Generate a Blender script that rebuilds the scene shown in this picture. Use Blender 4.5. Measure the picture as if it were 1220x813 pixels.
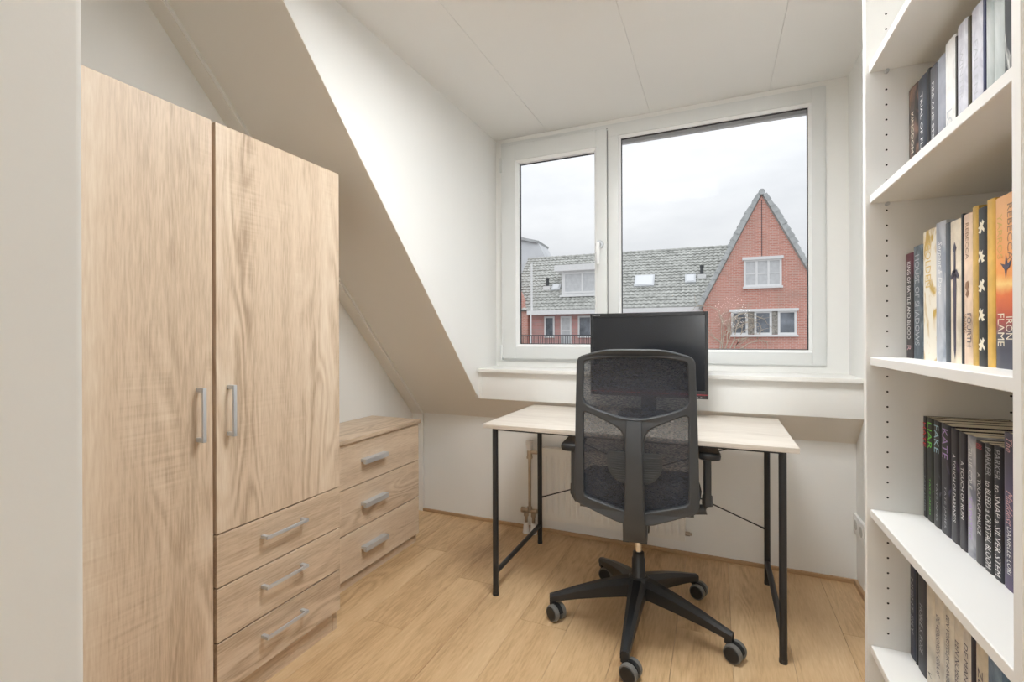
import bpy, bmesh, math, random
from mathutils import Vector, Matrix
R = math.radians
random.seed(7)
for o in list(bpy.data.objects): bpy.data.objects.remove(o)
scene = bpy.context.scene
COL = scene.collection

# ------------------------------------------------------------------ camera
cam_d = bpy.data.cameras.new('camera'); cam = bpy.data.objects.new('camera', cam_d); COL.objects.link(cam)
cam_d.sensor_fit = 'HORIZONTAL'; cam_d.sensor_width = 36.0
cam_d.lens = 564.8 / 1220 * 36
cam_d.shift_y = -(406.5 - 401.0) / 1220
cam_d.clip_start = 0.02; cam_d.clip_end = 400
YAW, ROLL = R(23.405), R(-0.2)
cam.matrix_world = Matrix.Translation((0, 0, 1.12)) @ Matrix.Rotation(YAW, 4, 'Z') @ Matrix.Rotation(R(90), 4, 'X') @ Matrix.Rotation(ROLL, 4, 'Z')
scene.camera = cam

# ------------------------------------------------------------------ view + overcast sky
vs = scene.view_settings
vs.view_transform = 'Standard'; vs.look = 'None'; vs.gamma = 1.0; vs.exposure = 0.08
vs.use_curve_mapping = False
scene.cycles.diffuse_bounces = 8; scene.cycles.max_bounces = 16; scene.cycles.transparent_max_bounces = 16
SKY = 0.92          # brightness of the cloud layer near the horizon
ROOM_FILL = 29.0         # diffuser of an unseen ceiling panel, added to brighten the room
LANDING_FILL = 22.0         # paper lantern added behind the camera as front fill
world = bpy.data.worlds.new('overcast_sky'); scene.world = world; world.use_nodes = True
nt = world.node_tree; nt.nodes.clear()
def wn(t, **k):
    n = nt.nodes.new(t)
    for a, b in k.items(): setattr(n, a, b)
    return n
out = wn('ShaderNodeOutputWorld'); bg = wn('ShaderNodeBackground')
tc = wn('ShaderNodeTexCoord'); sep = wn('ShaderNodeSeparateXYZ')
nt.links.new(tc.outputs['Generated'], sep.inputs[0])
mx = wn('ShaderNodeMath', operation='MAXIMUM'); mx.inputs[1].default_value = 0.0
nt.links.new(sep.outputs['Z'], mx.inputs[0])
# overcast luminance: brighter towards the zenith, L = 1 + 2 sin(elevation)
ma = wn('ShaderNodeMath', operation='MULTIPLY_ADD'); ma.inputs[1].default_value = 2.0 / 1.4; ma.inputs[2].default_value = 1.0 / 1.4
nt.links.new(mx.outputs[0], ma.inputs[0])
mp = wn('ShaderNodeMapping'); mp.inputs['Scale'].default_value = (2.2, 2.2, 6.0)
nt.links.new(tc.outputs['Generated'], mp.inputs[0])
nz = wn('ShaderNodeTexNoise'); nz.inputs['Scale'].default_value = 1.6; nz.inputs['Detail'].default_value = 5; nz.inputs['Roughness'].default_value = 0.5
nt.links.new(mp.outputs[0], nz.inputs['Vector'])
cr = wn('ShaderNodeValToRGB')
cr.color_ramp.elements[0].position = 0.32; cr.color_ramp.elements[0].color = (0.76, 0.79, 0.83, 1)
cr.color_ramp.elements[1].position = 0.66; cr.color_ramp.elements[1].color = (0.93, 0.955, 0.98, 1)
nt.links.new(nz.outputs['Fac'], cr.inputs[0])
nt.links.new(cr.outputs[0], bg.inputs['Color'])
sm = wn('ShaderNodeMath', operation='MULTIPLY'); sm.inputs[1].default_value = SKY
nt.links.new(ma.outputs[0], sm.inputs[0]); nt.links.new(sm.outputs[0], bg.inputs['Strength'])
nt.links.new(bg.outputs[0], out.inputs[0])

# ------------------------------------------------------------------ materials
MATS = {}
def mat(name, color, rough=0.5, metal=0.0, spec=0.5, noise=0.0, nscale=8.0, bump=0.0, bscale=60.0, emit=None, alpha=None):
    m = bpy.data.materials.new(name); m.use_nodes = True; t = m.node_tree
    b = t.nodes['Principled BSDF']
    b.inputs['Base Color'].default_value = (*color, 1); b.inputs['Roughness'].default_value = rough
    b.inputs['Metallic'].default_value = metal; b.inputs['Specular IOR Level'].default_value = spec
    co = t.nodes.new('ShaderNodeTexCoord')
    n = t.nodes.new('ShaderNodeTexNoise'); n.inputs['Scale'].default_value = nscale; n.inputs['Detail'].default_value = 4
    t.links.new(co.outputs['Object'], n.inputs['Vector'])
    r = t.nodes.new('ShaderNodeValToRGB')
    lo = tuple(max(0, c * (1 - noise)) for c in color); hi = tuple(min(1, c * (1 + noise)) for c in color)
    r.color_ramp.elements[0].color = (*lo, 1); r.color_ramp.elements[1].color = (*hi, 1)
    r.color_ramp.elements[0].position = 0.3; r.color_ramp.elements[1].position = 0.7
    t.links.new(n.outputs['Fac'], r.inputs[0]); t.links.new(r.outputs[0], b.inputs['Base Color'])
    if bump:
        n2 = t.nodes.new('ShaderNodeTexNoise'); n2.inputs['Scale'].default_value = bscale; n2.inputs['Detail'].default_value = 3
        t.links.new(co.outputs['Object'], n2.inputs['Vector'])
        bp = t.nodes.new('ShaderNodeBump'); bp.inputs['Strength'].default_value = bump; bp.inputs['Distance'].default_value = 0.002
        t.links.new(n2.outputs['Fac'], bp.inputs['Height']); t.links.new(bp.outputs[0], b.inputs['Normal'])
    if emit is not None:
        b.inputs['Emission Color'].default_value = (*emit[0], 1); b.inputs['Emission Strength'].default_value = emit[1]
    MATS[name] = m
    return m

def wood(name, c_lo, c_mid, c_hi, axis, rough=0.45, fine=1.0, cath=0.5, spec=0.4, saw=0.0, tint=0.0):
    """grain runs along `axis`; every object gets its own cut of the timber through its random value"""
    m = bpy.data.materials.new(name); m.use_nodes = True; t = m.node_tree; L = t.links
    b = t.nodes['Principled BSDF']; b.inputs['Roughness'].default_value = rough; b.inputs['Specular IOR Level'].default_value = spec
    co = t.nodes.new('ShaderNodeTexCoord'); oi = t.nodes.new('ShaderNodeObjectInfo')
    off = t.nodes.new('ShaderNodeVectorMath'); off.operation = 'SCALE'; off.inputs[0].default_value = (13.7, 7.3, 9.1)
    L.new(oi.outputs['Random'], off.inputs['Scale'])
    ad = t.nodes.new('ShaderNodeVectorMath'); ad.operation = 'ADD'
    L.new(co.outputs['Object'], ad.inputs[0]); L.new(off.outputs[0], ad.inputs[1])
    def mapped(along, across):
        mp = t.nodes.new('ShaderNodeMapping'); s = [across] * 3; s['XYZ'.index(axis)] = along
        mp.inputs['Scale'].default_value = s; L.new(ad.outputs[0], mp.inputs[0]); return mp
    def M(op, a, b=None, c=None):
        q = t.nodes.new('ShaderNodeMath'); q.operation = op
        for k_, v_ in enumerate((a, b, c)):
            if v_ is None: continue
            if isinstance(v_, (int, float)): q.inputs[k_].default_value = v_
            else: L.new(v_, q.inputs[k_])
        return q.outputs[0]
    def N(along, across, scale, detail, rough_=0.5, dist=0.0):
        n = t.nodes.new('ShaderNodeTexNoise'); n.inputs['Scale'].default_value = scale; n.inputs['Detail'].default_value = detail
        n.inputs['Roughness'].default_value = rough_; n.inputs['Distortion'].default_value = dist
        L.new(mapped(along, across).outputs[0], n.inputs['Vector']); return n
    # fine fibres and pores
    n2 = N(9.0, 130.0 * fine, 1.5, 4, 0.6)
    # boards glued side by side, each of its own tone, with a soft drift inside
    n3 = N(0.15, 9.0, 1.0, 2)
    # flat-sawn cathedral figure: contour lines of a slow noise, only in patches
    n1 = N(0.9, 4.5, 1.5, 1.5, 0.5, 0.5)
    ring = M('SINE', M('MULTIPLY', n1.outputs['Fac'], 62.0))
    n5 = N(0.5, 6.0, 1.3, 1.0)
    mk = t.nodes.new('ShaderNodeMapRange'); mk.inputs['From Min'].default_value = 0.46; mk.inputs['From Max'].default_value = 0.66
    L.new(n5.outputs['Fac'], mk.inputs['Value'])
    tot = M('MULTIPLY_ADD', n2.outputs['Fac'], 0.42, 0.06)
    tot = M('MULTIPLY_ADD', n3.outputs['Fac'], 0.46, tot)
    tot = M('MULTIPLY_ADD', M('MULTIPLY', ring, mk.outputs[0]), 0.085 * cath, tot)
    if saw:
        n4 = N(70.0, 2.2, 1.5, 2)
        n6 = N(1.6, 5.0, 1.5, 1)
        g = t.nodes.new('ShaderNodeMapRange'); g.inputs['From Min'].default_value = 0.50; g.inputs['From Max'].default_value = 0.70
        L.new(n6.outputs['Fac'], g.inputs['Value'])
        tot = M('MULTIPLY_ADD', M('MULTIPLY', M('SUBTRACT', n4.outputs['Fac'], 0.40), g.outputs[0]), saw, tot)
    if tint:
        sb = t.nodes.new('ShaderNodeMath'); sb.operation = 'MULTIPLY_ADD'; sb.inputs[1].default_value = tint; L.new(oi.outputs['Random'], sb.inputs[0]); L.new(tot, sb.inputs[2])
        s2 = t.nodes.new('ShaderNodeMath'); s2.operation = 'SUBTRACT'; s2.inputs[1].default_value = tint * 0.5; L.new(sb.outputs[0], s2.inputs[0]); tot = s2.outputs[0]
    r = t.nodes.new('ShaderNodeValToRGB'); e = r.color_ramp.elements
    e[0].position = 0.30; e[0].color = (*c_lo, 1); e[1].position = 0.70; e[1].color = (*c_hi, 1)
    k = e.new(0.50); k.color = (*c_mid, 1)
    L.new(tot, r.inputs[0]); L.new(r.outputs[0], b.inputs['Base Color'])
    bp = t.nodes.new('ShaderNodeBump'); bp.inputs['Strength'].default_value = 0.12; bp.inputs['Distance'].default_value = 0.001
    L.new(n2.outputs['Fac'], bp.inputs['Height']); L.new(bp.outputs[0], b.inputs['Normal'])
    MATS[name] = m
    return m

mat('wall_paint', (0.80, 0.80, 0.78), 0.75, noise=0.015, nscale=2.0, bump=0.06, bscale=120)
mat('slope_paint', (0.775, 0.745, 0.69), 0.7, noise=0.015, nscale=2.0, bump=0.05, bscale=90)
mat('ceiling_paint', (0.80, 0.795, 0.775), 0.7, noise=0.01, nscale=2.0, bump=0.04, bscale=90)
mat('joint_shadow', (0.55, 0.54, 0.51), 0.8)
mat('trim_white', (0.82, 0.81, 0.78), 0.45, noise=0.01)
mat('bead_white', (0.86, 0.87, 0.87), 0.3)
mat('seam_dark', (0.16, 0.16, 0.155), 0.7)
mat('window_plastic', (0.70, 0.715, 0.71), 0.32, noise=0.01)
mat('gasket', (0.03, 0.03, 0.035), 0.6)
mat('case_white', (0.80, 0.795, 0.775), 0.42, noise=0.01)
mat('hole_dark', (0.03, 0.028, 0.025), 0.8)
mat('black_metal', (0.018, 0.019, 0.021), 0.42, noise=0.1, nscale=30)
mat('black_plastic', (0.013, 0.014, 0.016), 0.36, noise=0.08, nscale=25, bump=0.05, bscale=500)
mat('frame_plastic', (0.050, 0.054, 0.059), 0.48, noise=0.06, nscale=20, bump=0.08, bscale=600)
mat('seat_fabric', (0.012, 0.013, 0.016), 0.9, noise=0.2, nscale=150, bump=0.3, bscale=500)
mat('screen_black', (0.010, 0.012, 0.016), 0.16, spec=0.5)
mat('bezel_black', (0.016, 0.017, 0.019), 0.38)
mat('bezel_red', (0.42, 0.03, 0.05), 0.4)
mat('silver_print', (0.55, 0.56, 0.58), 0.4)
mat('chrome', (0.75, 0.75, 0.75), 0.14, metal=1.0)
mat('aluminium', (0.58, 0.60, 0.63), 0.40, metal=0.5, noise=0.03)
mat('copper_pipe', (0.48, 0.40, 0.31), 0.35, metal=0.8, noise=0.15, nscale=20)
mat('radiator_enamel', (0.80, 0.785, 0.74), 0.35)
mat('tyre_grey', (0.15, 0.148, 0.14), 0.55)
mat('socket_white', (0.82, 0.815, 0.80), 0.35)
mat('room_fill_diffuser', (0.9, 0.9, 0.88), 0.5, emit=((0.962, 0.988, 1.0), ROOM_FILL))
mat('landing_fill_diffuser', (0.9, 0.9, 0.88), 0.5, emit=((0.962, 0.988, 1.0), LANDING_FILL))
mat('page_paper', (0.74, 0.69, 0.57), 0.85, noise=0.05, nscale=200)
mat('glass_far', (0.20, 0.22, 0.25), 0.12, spec=0.6, noise=0.5, nscale=1.5)
mat('curtain_far', (0.62, 0.63, 0.64), 0.6, noise=0.08, nscale=6)
mat('far_white', (0.82, 0.82, 0.82), 0.5, noise=0.03)
mat('far_zinc', (0.60, 0.62, 0.64), 0.45, noise=0.06, nscale=1.0)
mat('far_stone', (0.33, 0.31, 0.28), 0.8, noise=0.5, nscale=14)
mat('far_twig', (0.55, 0.47, 0.38), 0.8, noise=0.2)
mat('far_dark', (0.07, 0.075, 0.08), 0.6)
mat('far_tile', (0.45, 0.455, 0.43), 0.75, noise=0.28, nscale=5.0)
mat('verge_tile', (0.50, 0.52, 0.52), 0.7, noise=0.15, nscale=4.0)
mat('ground_paving', (0.30, 0.28, 0.26), 0.85, noise=0.2, nscale=0.5)
mat('skylight_glass', (0.72, 0.74, 0.76), 0.25, spec=0.6)
wood('oak_vertical', (0.39, 0.285, 0.195), (0.625, 0.49, 0.36), (0.75, 0.635, 0.50), 'Z', saw=0.24, cath=1.0)
wood('oak_horizontal', (0.39, 0.285, 0.195), (0.625, 0.49, 0.36), (0.75, 0.635, 0.50), 'Y', saw=0.15, cath=1.0)
wood('desk_wood', (0.50, 0.44, 0.37), (0.66, 0.60, 0.53), (0.76, 0.71, 0.64), 'X', cath=0.4)
wood('floor_oak', (0.40, 0.245, 0.125), (0.62, 0.425, 0.235), (0.73, 0.535, 0.325), 'Y', rough=0.36, cath=0.8, fine=0.7, tint=0.09)
wood('skirting_oak', (0.30, 0.18, 0.09), (0.45, 0.29, 0.16), (0.55, 0.37, 0.21), 'X', cath=0.3)

def brick_mat(name, c1, c2, mortar, scale):
    m = bpy.data.materials.new(name); m.use_nodes = True; t = m.node_tree; L = t.links
    b = t.nodes['Principled BSDF']; b.inputs['Roughness'].default_value = 0.9
    co = t.nodes.new('ShaderNodeTexCoord'); sp = t.nodes.new('ShaderNodeSeparateXYZ'); cb = t.nodes.new('ShaderNodeCombineXYZ')
    L.new(co.outputs['Object'], sp.inputs[0]); L.new(sp.outputs['X'], cb.inputs['X']); L.new(sp.outputs['Z'], cb.inputs['Y'])
    br = t.nodes.new('ShaderNodeTexBrick'); br.inputs['Scale'].default_value = scale
    br.inputs['Color1'].default_value = (*c1, 1); br.inputs['Color2'].default_value = (*c2, 1); br.inputs['Mortar'].default_value = (*mortar, 1)
    br.inputs['Brick Width'].default_value = 0.22; br.inputs['Row Height'].default_value = 0.075; br.inputs['Mortar Size'].default_value = 0.008
    L.new(cb.outputs[0], br.inputs['Vector'])
    n = t.nodes.new('ShaderNodeTexNoise'); n.inputs['Scale'].default_value = 0.9; n.inputs['Detail'].default_value = 5
    L.new(co.outputs['Object'], n.inputs['Vector'])
    mxn = t.nodes.new('ShaderNodeMix'); mxn.data_type = 'RGBA'; mxn.inputs['B'].default_value = (0.42, 0.30, 0.25, 1)
    mr = t.nodes.new('ShaderNodeMapRange'); mr.inputs['From Min'].default_value = 0.5; mr.inputs['From Max'].default_value = 0.8; mr.inputs['To Max'].default_value = 0.7
    L.new(n.outputs['Fac'], mr.inputs['Value']); L.new(mr.outputs[0], mxn.inputs['Factor']); L.new(br.outputs['Color'], mxn.inputs['A'])
    L.new(mxn.outputs['Result'], b.inputs['Base Color']); MATS[name] = m
brick_mat('far_brick', (0.58, 0.26, 0.21), (0.67, 0.32, 0.26), (0.68, 0.54, 0.47), 1.0)
brick_mat('far_cladding', (0.62, 0.35, 0.33), (0.66, 0.38, 0.36), (0.58, 0.40, 0.38), 0.4)

def see_through(name, color, cover, rough, weave):
    m = bpy.data.materials.new(name); m.use_nodes = True; t = m.node_tree; L = t.links
    b = t.nodes['Principled BSDF']; b.inputs['Base Color'].default_value = (*color, 1); b.inputs['Roughness'].default_value = rough
    tr = t.nodes.new('ShaderNodeBsdfTransparent'); mi = t.nodes.new('ShaderNodeMixShader')
    o = t.nodes['Material Output']
    if weave:
        co = t.nodes.new('ShaderNodeTexCoord')
        mp = t.nodes.new('ShaderNodeMapping'); mp.inputs['Scale'].default_value = (110, 110, 520)
        L.new(co.outputs['Object'], mp.inputs[0])
        n = t.nodes.new('ShaderNodeTexNoise'); n.inputs['Scale'].default_value = 1.0; n.inputs['Detail'].default_value = 3
        L.new(mp.outputs[0], n.inputs['Vector'])
        mr = t.nodes.new('ShaderNodeMapRange'); mr.inputs['From Min'].default_value = 0.3; mr.inputs['From Max'].default_value = 0.7
        mr.inputs['To Min'].default_value = cover - 0.07; mr.inputs['To Max'].default_value = min(1, cover + 0.07)
        L.new(n.outputs['Fac'], mr.inputs['Value']); L.new(mr.outputs[0], mi.inputs[0])
    else:
        fr = t.nodes.new('ShaderNodeFresnel'); fr.inputs['IOR'].default_value = 1.07
        g = t.nodes.new('ShaderNodeBsdfGlossy'); g.inputs['Roughness'].default_value = 0.0
        L.new(fr.outputs[0], mi.inputs[0]); L.new(tr.outputs[0], mi.inputs[1]); L.new(g.outputs[0], mi.inputs[2]); L.new(mi.outputs[0], o.inputs[0])
        MATS[name] = m; return m
    L.new(tr.outputs[0], mi.inputs[1]); L.new(b.outputs[0], mi.inputs[2]); L.new(mi.outputs[0], o.inputs[0]); MATS[name] = m
see_through('mesh_fabric', (0.040, 0.045, 0.060), 0.82, 0.8, True)
see_through('pane_glass', (1, 1, 1), 0, 0, False)

# ------------------------------------------------------------------ mesh helpers
class MB:
    def __init__(s): s.bm = bmesh.new()
    def box(s, x0, x1, y0, y1, z0, z1, bevel=0.0, seg=2):
        r = bmesh.ops.create_cube(s.bm, size=1.0); vs = r['verts']
        for v in vs:
            v.co = Vector(((x0 + x1) / 2 + v.co.x * (x1 - x0), (y0 + y1) / 2 + v.co.y * (y1 - y0), (z0 + z1) / 2 + v.co.z * (z1 - z0)))
        if bevel:
            es = list({e for v in vs for e in v.link_edges})
            bmesh.ops.bevel(s.bm, geom=es, offset=bevel, segments=seg, affect='EDGES', profile=0.7, clamp_overlap=True)
        return s
    def ring(s, c, ax, r, seg, up=None, ry=None):
        ax = Vector(ax).normalized()
        a = Vector(up) if up else (Vector((0, 0, 1)) if abs(ax.z) < 0.9 else Vector((1, 0, 0)))
        u = ax.cross(a).normalized(); w = u.cross(ax).normalized(); ry = r if ry is None else ry
        return [s.bm.verts.new(Vector(c) + u * (r * math.cos(2 * math.pi * i / seg)) + w * (ry * math.sin(2 * math.pi * i / seg))) for i in range(seg)]
    def skin(s, rings, cap=True):
        n = len(rings[0])
        for a, b in zip(rings[:-1], rings[1:]):
            for i in range(n):
                try: s.bm.faces.new((a[i], a[(i + 1) % n], b[(i + 1) % n], b[i]))
                except ValueError: pass
        if cap:
            s.bm.faces.new(rings[0][::-1]); s.bm.faces.new(rings[-1])
        return s
    def tube(s, p0, p1, r, r1=None, seg=12):
        p0, p1 = Vector(p0), Vector(p1); d = p1 - p0
        return s.skin([s.ring(p0, d, r, seg), s.ring(p1, d, r if r1 is None else r1, seg)])
    def path(s, pts, r, seg=8):
        pts = [Vector(p) for p in pts]; rs = []
        for i, p in enumerate(pts):
            d = (pts[min(i + 1, len(pts) - 1)] - pts[max(i - 1, 0)])
            rs.append(s.ring(p, d, r[i] if isinstance(r, (list, tuple)) else r, seg))
        return s.skin(rs)
    def lathe(s, c, prof, seg=24, ax=(0, 0, 1)):
        c = Vector(c); ax = Vector(ax).normalized()
        return s.skin([s.ring(c + ax * h, ax, max(r, 1e-4), seg) for r, h in prof])
    def prism(s, pts, f0, f1):
        """pts: closed 2-D outline; f0/f1 map (a,b) to 3-D for the two end faces"""
        A = [s.bm.verts.new(f0(*p)) for p in pts]; B = [s.bm.verts.new(f1(*p)) for p in pts]
        n = len(pts)
        s.bm.faces.new(A[::-1]); s.bm.faces.new(B)
        for i in range(n): s.bm.faces.new((A[i], A[(i + 1) % n], B[(i + 1) % n], B[i]))
        return s
    def grid(s, fn, nu, nv):
        vs = [[s.bm.verts.new(fn(i / nu, j / nv)) for j in range(nv + 1)] for i in range(nu + 1)]
        for i in range(nu):
            for j in range(nv): s.bm.faces.new((vs[i][j], vs[i + 1][j], vs[i + 1][j + 1], vs[i][j + 1]))
        return s
    def mesh(s, name, m, sharp=35):
        bmesh.ops.recalc_face_normals(s.bm, faces=s.bm.faces[:])
        me = bpy.data.meshes.new(name); s.bm.to_mesh(me); s.bm.free()
        me.materials.append(MATS[m] if isinstance(m, str) else m)
        for p in me.polygons: p.use_smooth = True
        me.set_sharp_from_angle(angle=R(sharp))
        return me
    def build(s, name, m, parent=None, label=None, kind=None, sharp=35):
        o = bpy.data.objects.new(name, s.mesh(name, m, sharp)); COL.objects.link(o)
        if parent: o.parent = parent
        if label: o['label'] = label
        if kind: o['kind'] = kind
        return o
def link(name, me, parent=None, loc=None):
    o = bpy.data.objects.new(name, me); COL.objects.link(o)
    if parent: o.parent = parent
    if loc: o.location = loc
    return o
def thing(name, label, cat, loc=(0, 0, 0), rz=0.0, group=None, kind=None):
    o = bpy.data.objects.new(name, None); COL.objects.link(o); o.empty_display_size = 0.1
    o.location = loc; o.rotation_euler = (0, 0, rz); o['label'] = label
    if cat: o['category'] = cat
    if group: o['group'] = group
    if kind: o['kind'] = kind
    return o
def struct(o, label=None):
    o['kind'] = 'structure'
    if label: o['label'] = label
    return o
def rounded(pts, rad, n=6):
    """round the corners of a closed 2-D outline; rad is one radius or one per corner"""
    outp = []; N = len(pts)
    for i in range(N):
        p = Vector(pts[i]); a = Vector(pts[i - 1]); b = Vector(pts[(i + 1) % N])
        r = rad[i] if isinstance(rad, (list, tuple)) else rad
        da = (a - p); db = (b - p); la, lb = da.length, db.length
        r = min(r, la * 0.49, lb * 0.49)
        if r < 1e-5: outp.append((p.x, p.y)); continue
        q0 = p + da / la * r; q1 = p + db / lb * r
        for k in range(n + 1):
            t = k / n; v = q0 * (1 - t) ** 2 + p * 2 * t * (1 - t) + q1 * t * t; outp.append((v.x, v.y))
    return outp
def densify(pts, step):
    o = []
    for i in range(len(pts)):
        a = Vector(pts[i]); b = Vector(pts[(i + 1) % len(pts)]); n = max(1, int((b - a).length / step))
        for k in range(n): v = a.lerp(b, k / n); o.append((v.x, v.y))
    return o
def curve_mesh(splines, depth, bevel):
    """filled 2-D outline with holes, extruded and with rounded edges -> mesh (local XY, thickness in Z)"""
    cu = bpy.data.curves.new('outline', 'CURVE'); cu.dimensions = '2D'; cu.fill_mode = 'BOTH'
    cu.extrude = depth; cu.bevel_depth = bevel; cu.bevel_resolution = 2; cu.offset = -bevel
    for pts in splines:
        sp = cu.splines.new('POLY'); sp.points.add(len(pts) - 1); sp.use_cyclic_u = True
        for q, p in zip(sp.points, pts): q.co = (p[0], p[1], 0, 1)
    o = bpy.data.objects.new('outline', cu); COL.objects.link(o)
    dg = bpy.context.evaluated_depsgraph_get(); dg.update()
    me = bpy.data.meshes.new_from_object(o.evaluated_get(dg)); bpy.data.objects.remove(o); bpy.data.curves.remove(cu)
    return me
TEXTS = {}
def text_mesh(s, shear=0.0):
    key = (s, shear)
    if key not in TEXTS:
        cu = bpy.data.curves.new('lettering', 'FONT'); cu.body = s; cu.size = 1.0; cu.align_x = 'LEFT'; cu.align_y = 'CENTER'; cu.shear = shear; cu.resolution_u = 2
        o = bpy.data.objects.new('lettering', cu); COL.objects.link(o)
        dg = bpy.context.evaluated_depsgraph_get(); dg.update()
        me = bpy.data.meshes.new_from_object(o.evaluated_get(dg)); bpy.data.objects.remove(o); bpy.data.curves.remove(cu)
        xs = [v.co.x for v in me.vertices]; ys = [v.co.y for v in me.vertices]
        TEXTS[key] = (me, min(xs), max(xs), min(ys), max(ys))
    return TEXTS[key]
def lettering(name, s, m, parent, origin, xdir, ydir, length, height, shear=0.0):
    """flat print: text stretched to length x height, starting at origin, centred across"""
    src, x0, x1, y0, y1 = text_mesh(s, shear)
    me = src.copy(); X, Y = Vector(xdir), Vector(ydir); O = Vector(origin)
    for v in me.vertices:
        a = (v.co.x - x0) / (x1 - x0) * length; b = ((v.co.y - y0) / (y1 - y0) - 0.5) * height
        v.co = O + X * a + Y * b
    me.materials.clear(); me.materials.append(MATS[m])
    return link(name, me, parent)

# ------------------------------------------------------------------ room shell
XL, XR = -1.82, 0.575          # left and right wall
YK, ZK = 2.58, 0.63            # knee wall and its top
XC = -1.275                    # left cheek of the dormer
YW = 2.70                      # wall of the dormer window
ZC = 2.35                      # ceiling
SL = 1.07                      # slope: rise per metre
YP = 2.456                     # panel under the sill
YF = 0.228                     # room face of the door wall
def zs(y): return ZK + SL * (YK - y)
YT = YK - (ZC - ZK) / SL       # slope meets the ceiling here

# floor: base and planks running towards the window
floor = MB().box(-1.95, 1.5, -3.65, 2.75, -0.08, -0.012).build('floor', 'skirting_oak')
struct(floor, 'light oak laminate floor of long planks')
PW, PL = 0.192, 1.285
k = 0
x = XL - 0.055
col_i = 0
while x < XR:
    x1 = x + PW
    y = -0.02 - PL + (0.0, 0.47, 0.86, 0.23, 0.66)[col_i % 5]
    while y < 2.58:
        a, b = max(y, -0.35), min(y + PL, 2.58)
        if b - a > 0.03 and min(x1, XR) - max(x, XL) > 0.02:
            xa, xb = max(x, XL), min(x1, XR)
            g = 0.0004
            cx, cy = (xa + xb) / 2, (a + b) / 2
            me = MB().box(xa + g - cx, xb - g - cx, a + g - cy, b - g - cy, -0.012, 0.0, bevel=0.0006, seg=1).mesh('plank', 'floor_oak')
            link('plank', me, floor, (cx, cy, 0.0))
        y += PL
    x = x1; col_i += 1

struct(MB().box(XL - 0.1, XL, YF - 0.13, YW + 0.2, 0, 2.6).build('wall_left', 'wall_paint'), 'white plastered left wall behind wardrobe and chest')
struct(MB().box(XR, XR + 0.12, YF - 0.13, YW + 0.15, 0, 2.6).build('wall_right', 'wall_paint'), 'white right wall beside window and bookcase')
# knee wall of boards
knee = MB().box(XL, XR, YK + 0.012, YK + 0.06, 0, ZK).build('wall_knee', 'joint_shadow'); struct(knee, 'low white knee wall under the roof slope')
for a, b in ((XL + 0.082, -0.44), (-0.438, XR)):
    MB().box(a, b, YK, YK + 0.012, 0, ZK, bevel=0.0012, seg=1).build('wall_board', 'wall_paint', knee)
MB().box(XL, XL + 0.080, YK - 0.012, YK + 0.012, 0, ZK - 0.002, bevel=0.002).build('corner_board', 'trim_white', knee)
for zz in (0.12, 0.38, 0.55):
    MB().tube((XL + 0.066, YK - 0.0128, zz), (XL + 0.066, YK - 0.0118, zz), 0.003, seg=8).build('screw', 'aluminium', knee)
# roof slope: left field, strip under the dormer
def slope_piece(mb, x0, x1, y0, y1, d0=0.0, d1=0.05):
    n = Vector((0, SL, 1)).normalized()
    f = lambda d: (lambda a, b: Vector((a, b, zs(b))) + n * d)
    return mb.prism([(x0, y0), (x1, y0), (x1, y1), (x0, y1)], f(d0), f(d1))
slope = slope_piece(MB(), XL, XC - 0.0195, YT - 0.02, YK + 0.012, 0.0, 0.06).build('ceiling_slope', 'slope_paint'); struct(slope, 'sloping attic ceiling left of the dormer')
slope_piece(MB(), XC - 0.0195, XR, YP, YK + 0.012, 0.0, 0.06).build('slope_strip', 'slope_paint', slope)
slope_piece(MB(), XL, XL + 0.072, YT, YK - 0.004, -0.014, 0.02).build('edge_board', 'slope_paint', slope)
slope_piece(MB(), XL + 0.072, XL + 0.080, YT, YK - 0.004, -0.011, 0.02).build('edge_bead', 'trim_white', slope)
slope_piece(MB(), XC - 0.034, XC - 0.0005, YT, YP - 0.02, -0.004, 0.02).build('corner_bead', 'slope_paint', slope)
# dormer cheek (with the panel it belongs to)
pts = [(YT - 0.25, ZC + 0.1), (YW + 0.15, ZC + 0.1), (YW + 0.15, zs(YP)), (YP, zs(YP)), (YT, ZC), (YT - 0.25, ZC)]
cheek = MB().prism(pts, lambda a, b: Vector((XC, a, b)), lambda a, b: Vector((XC - 0.02, a, b))).build('wall_dormer', 'wall_paint')
struct(cheek, 'white triangular dormer cheek left of the window')
MB().box(XC, XR, YP, YP + 0.03, zs(YP) - 0.004, 0.915, bevel=0.002).build('sill_panel', 'wall_paint', cheek)
MB().box(XC, XC + 0.018, YP - 0.002, YP + 0.02, zs(YP) + 0.005, 0.915, bevel=0.001).build('panel_batten', 'wall_paint', cheek)
# ceiling of boards with joints
ceil = MB().box(XL - 0.1, XR + 0.12, YF - 0.13, YW + 0.2, ZC + 0.012, ZC + 0.08).build('ceiling', 'joint_shadow'); struct(ceil, 'flat white boarded ceiling of the dormer')
js = [XL - 0.1, -1.525, -0.931, -0.336, 0.2435, XR + 0.12]
for a, b in zip(js[:-1], js[1:]):
    MB().box(a + 0.0004, b - 0.0004, YF - 0.13, YW, ZC, ZC + 0.012, bevel=0.0012, seg=1).build('ceiling_board', 'ceiling_paint', ceil)
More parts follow.
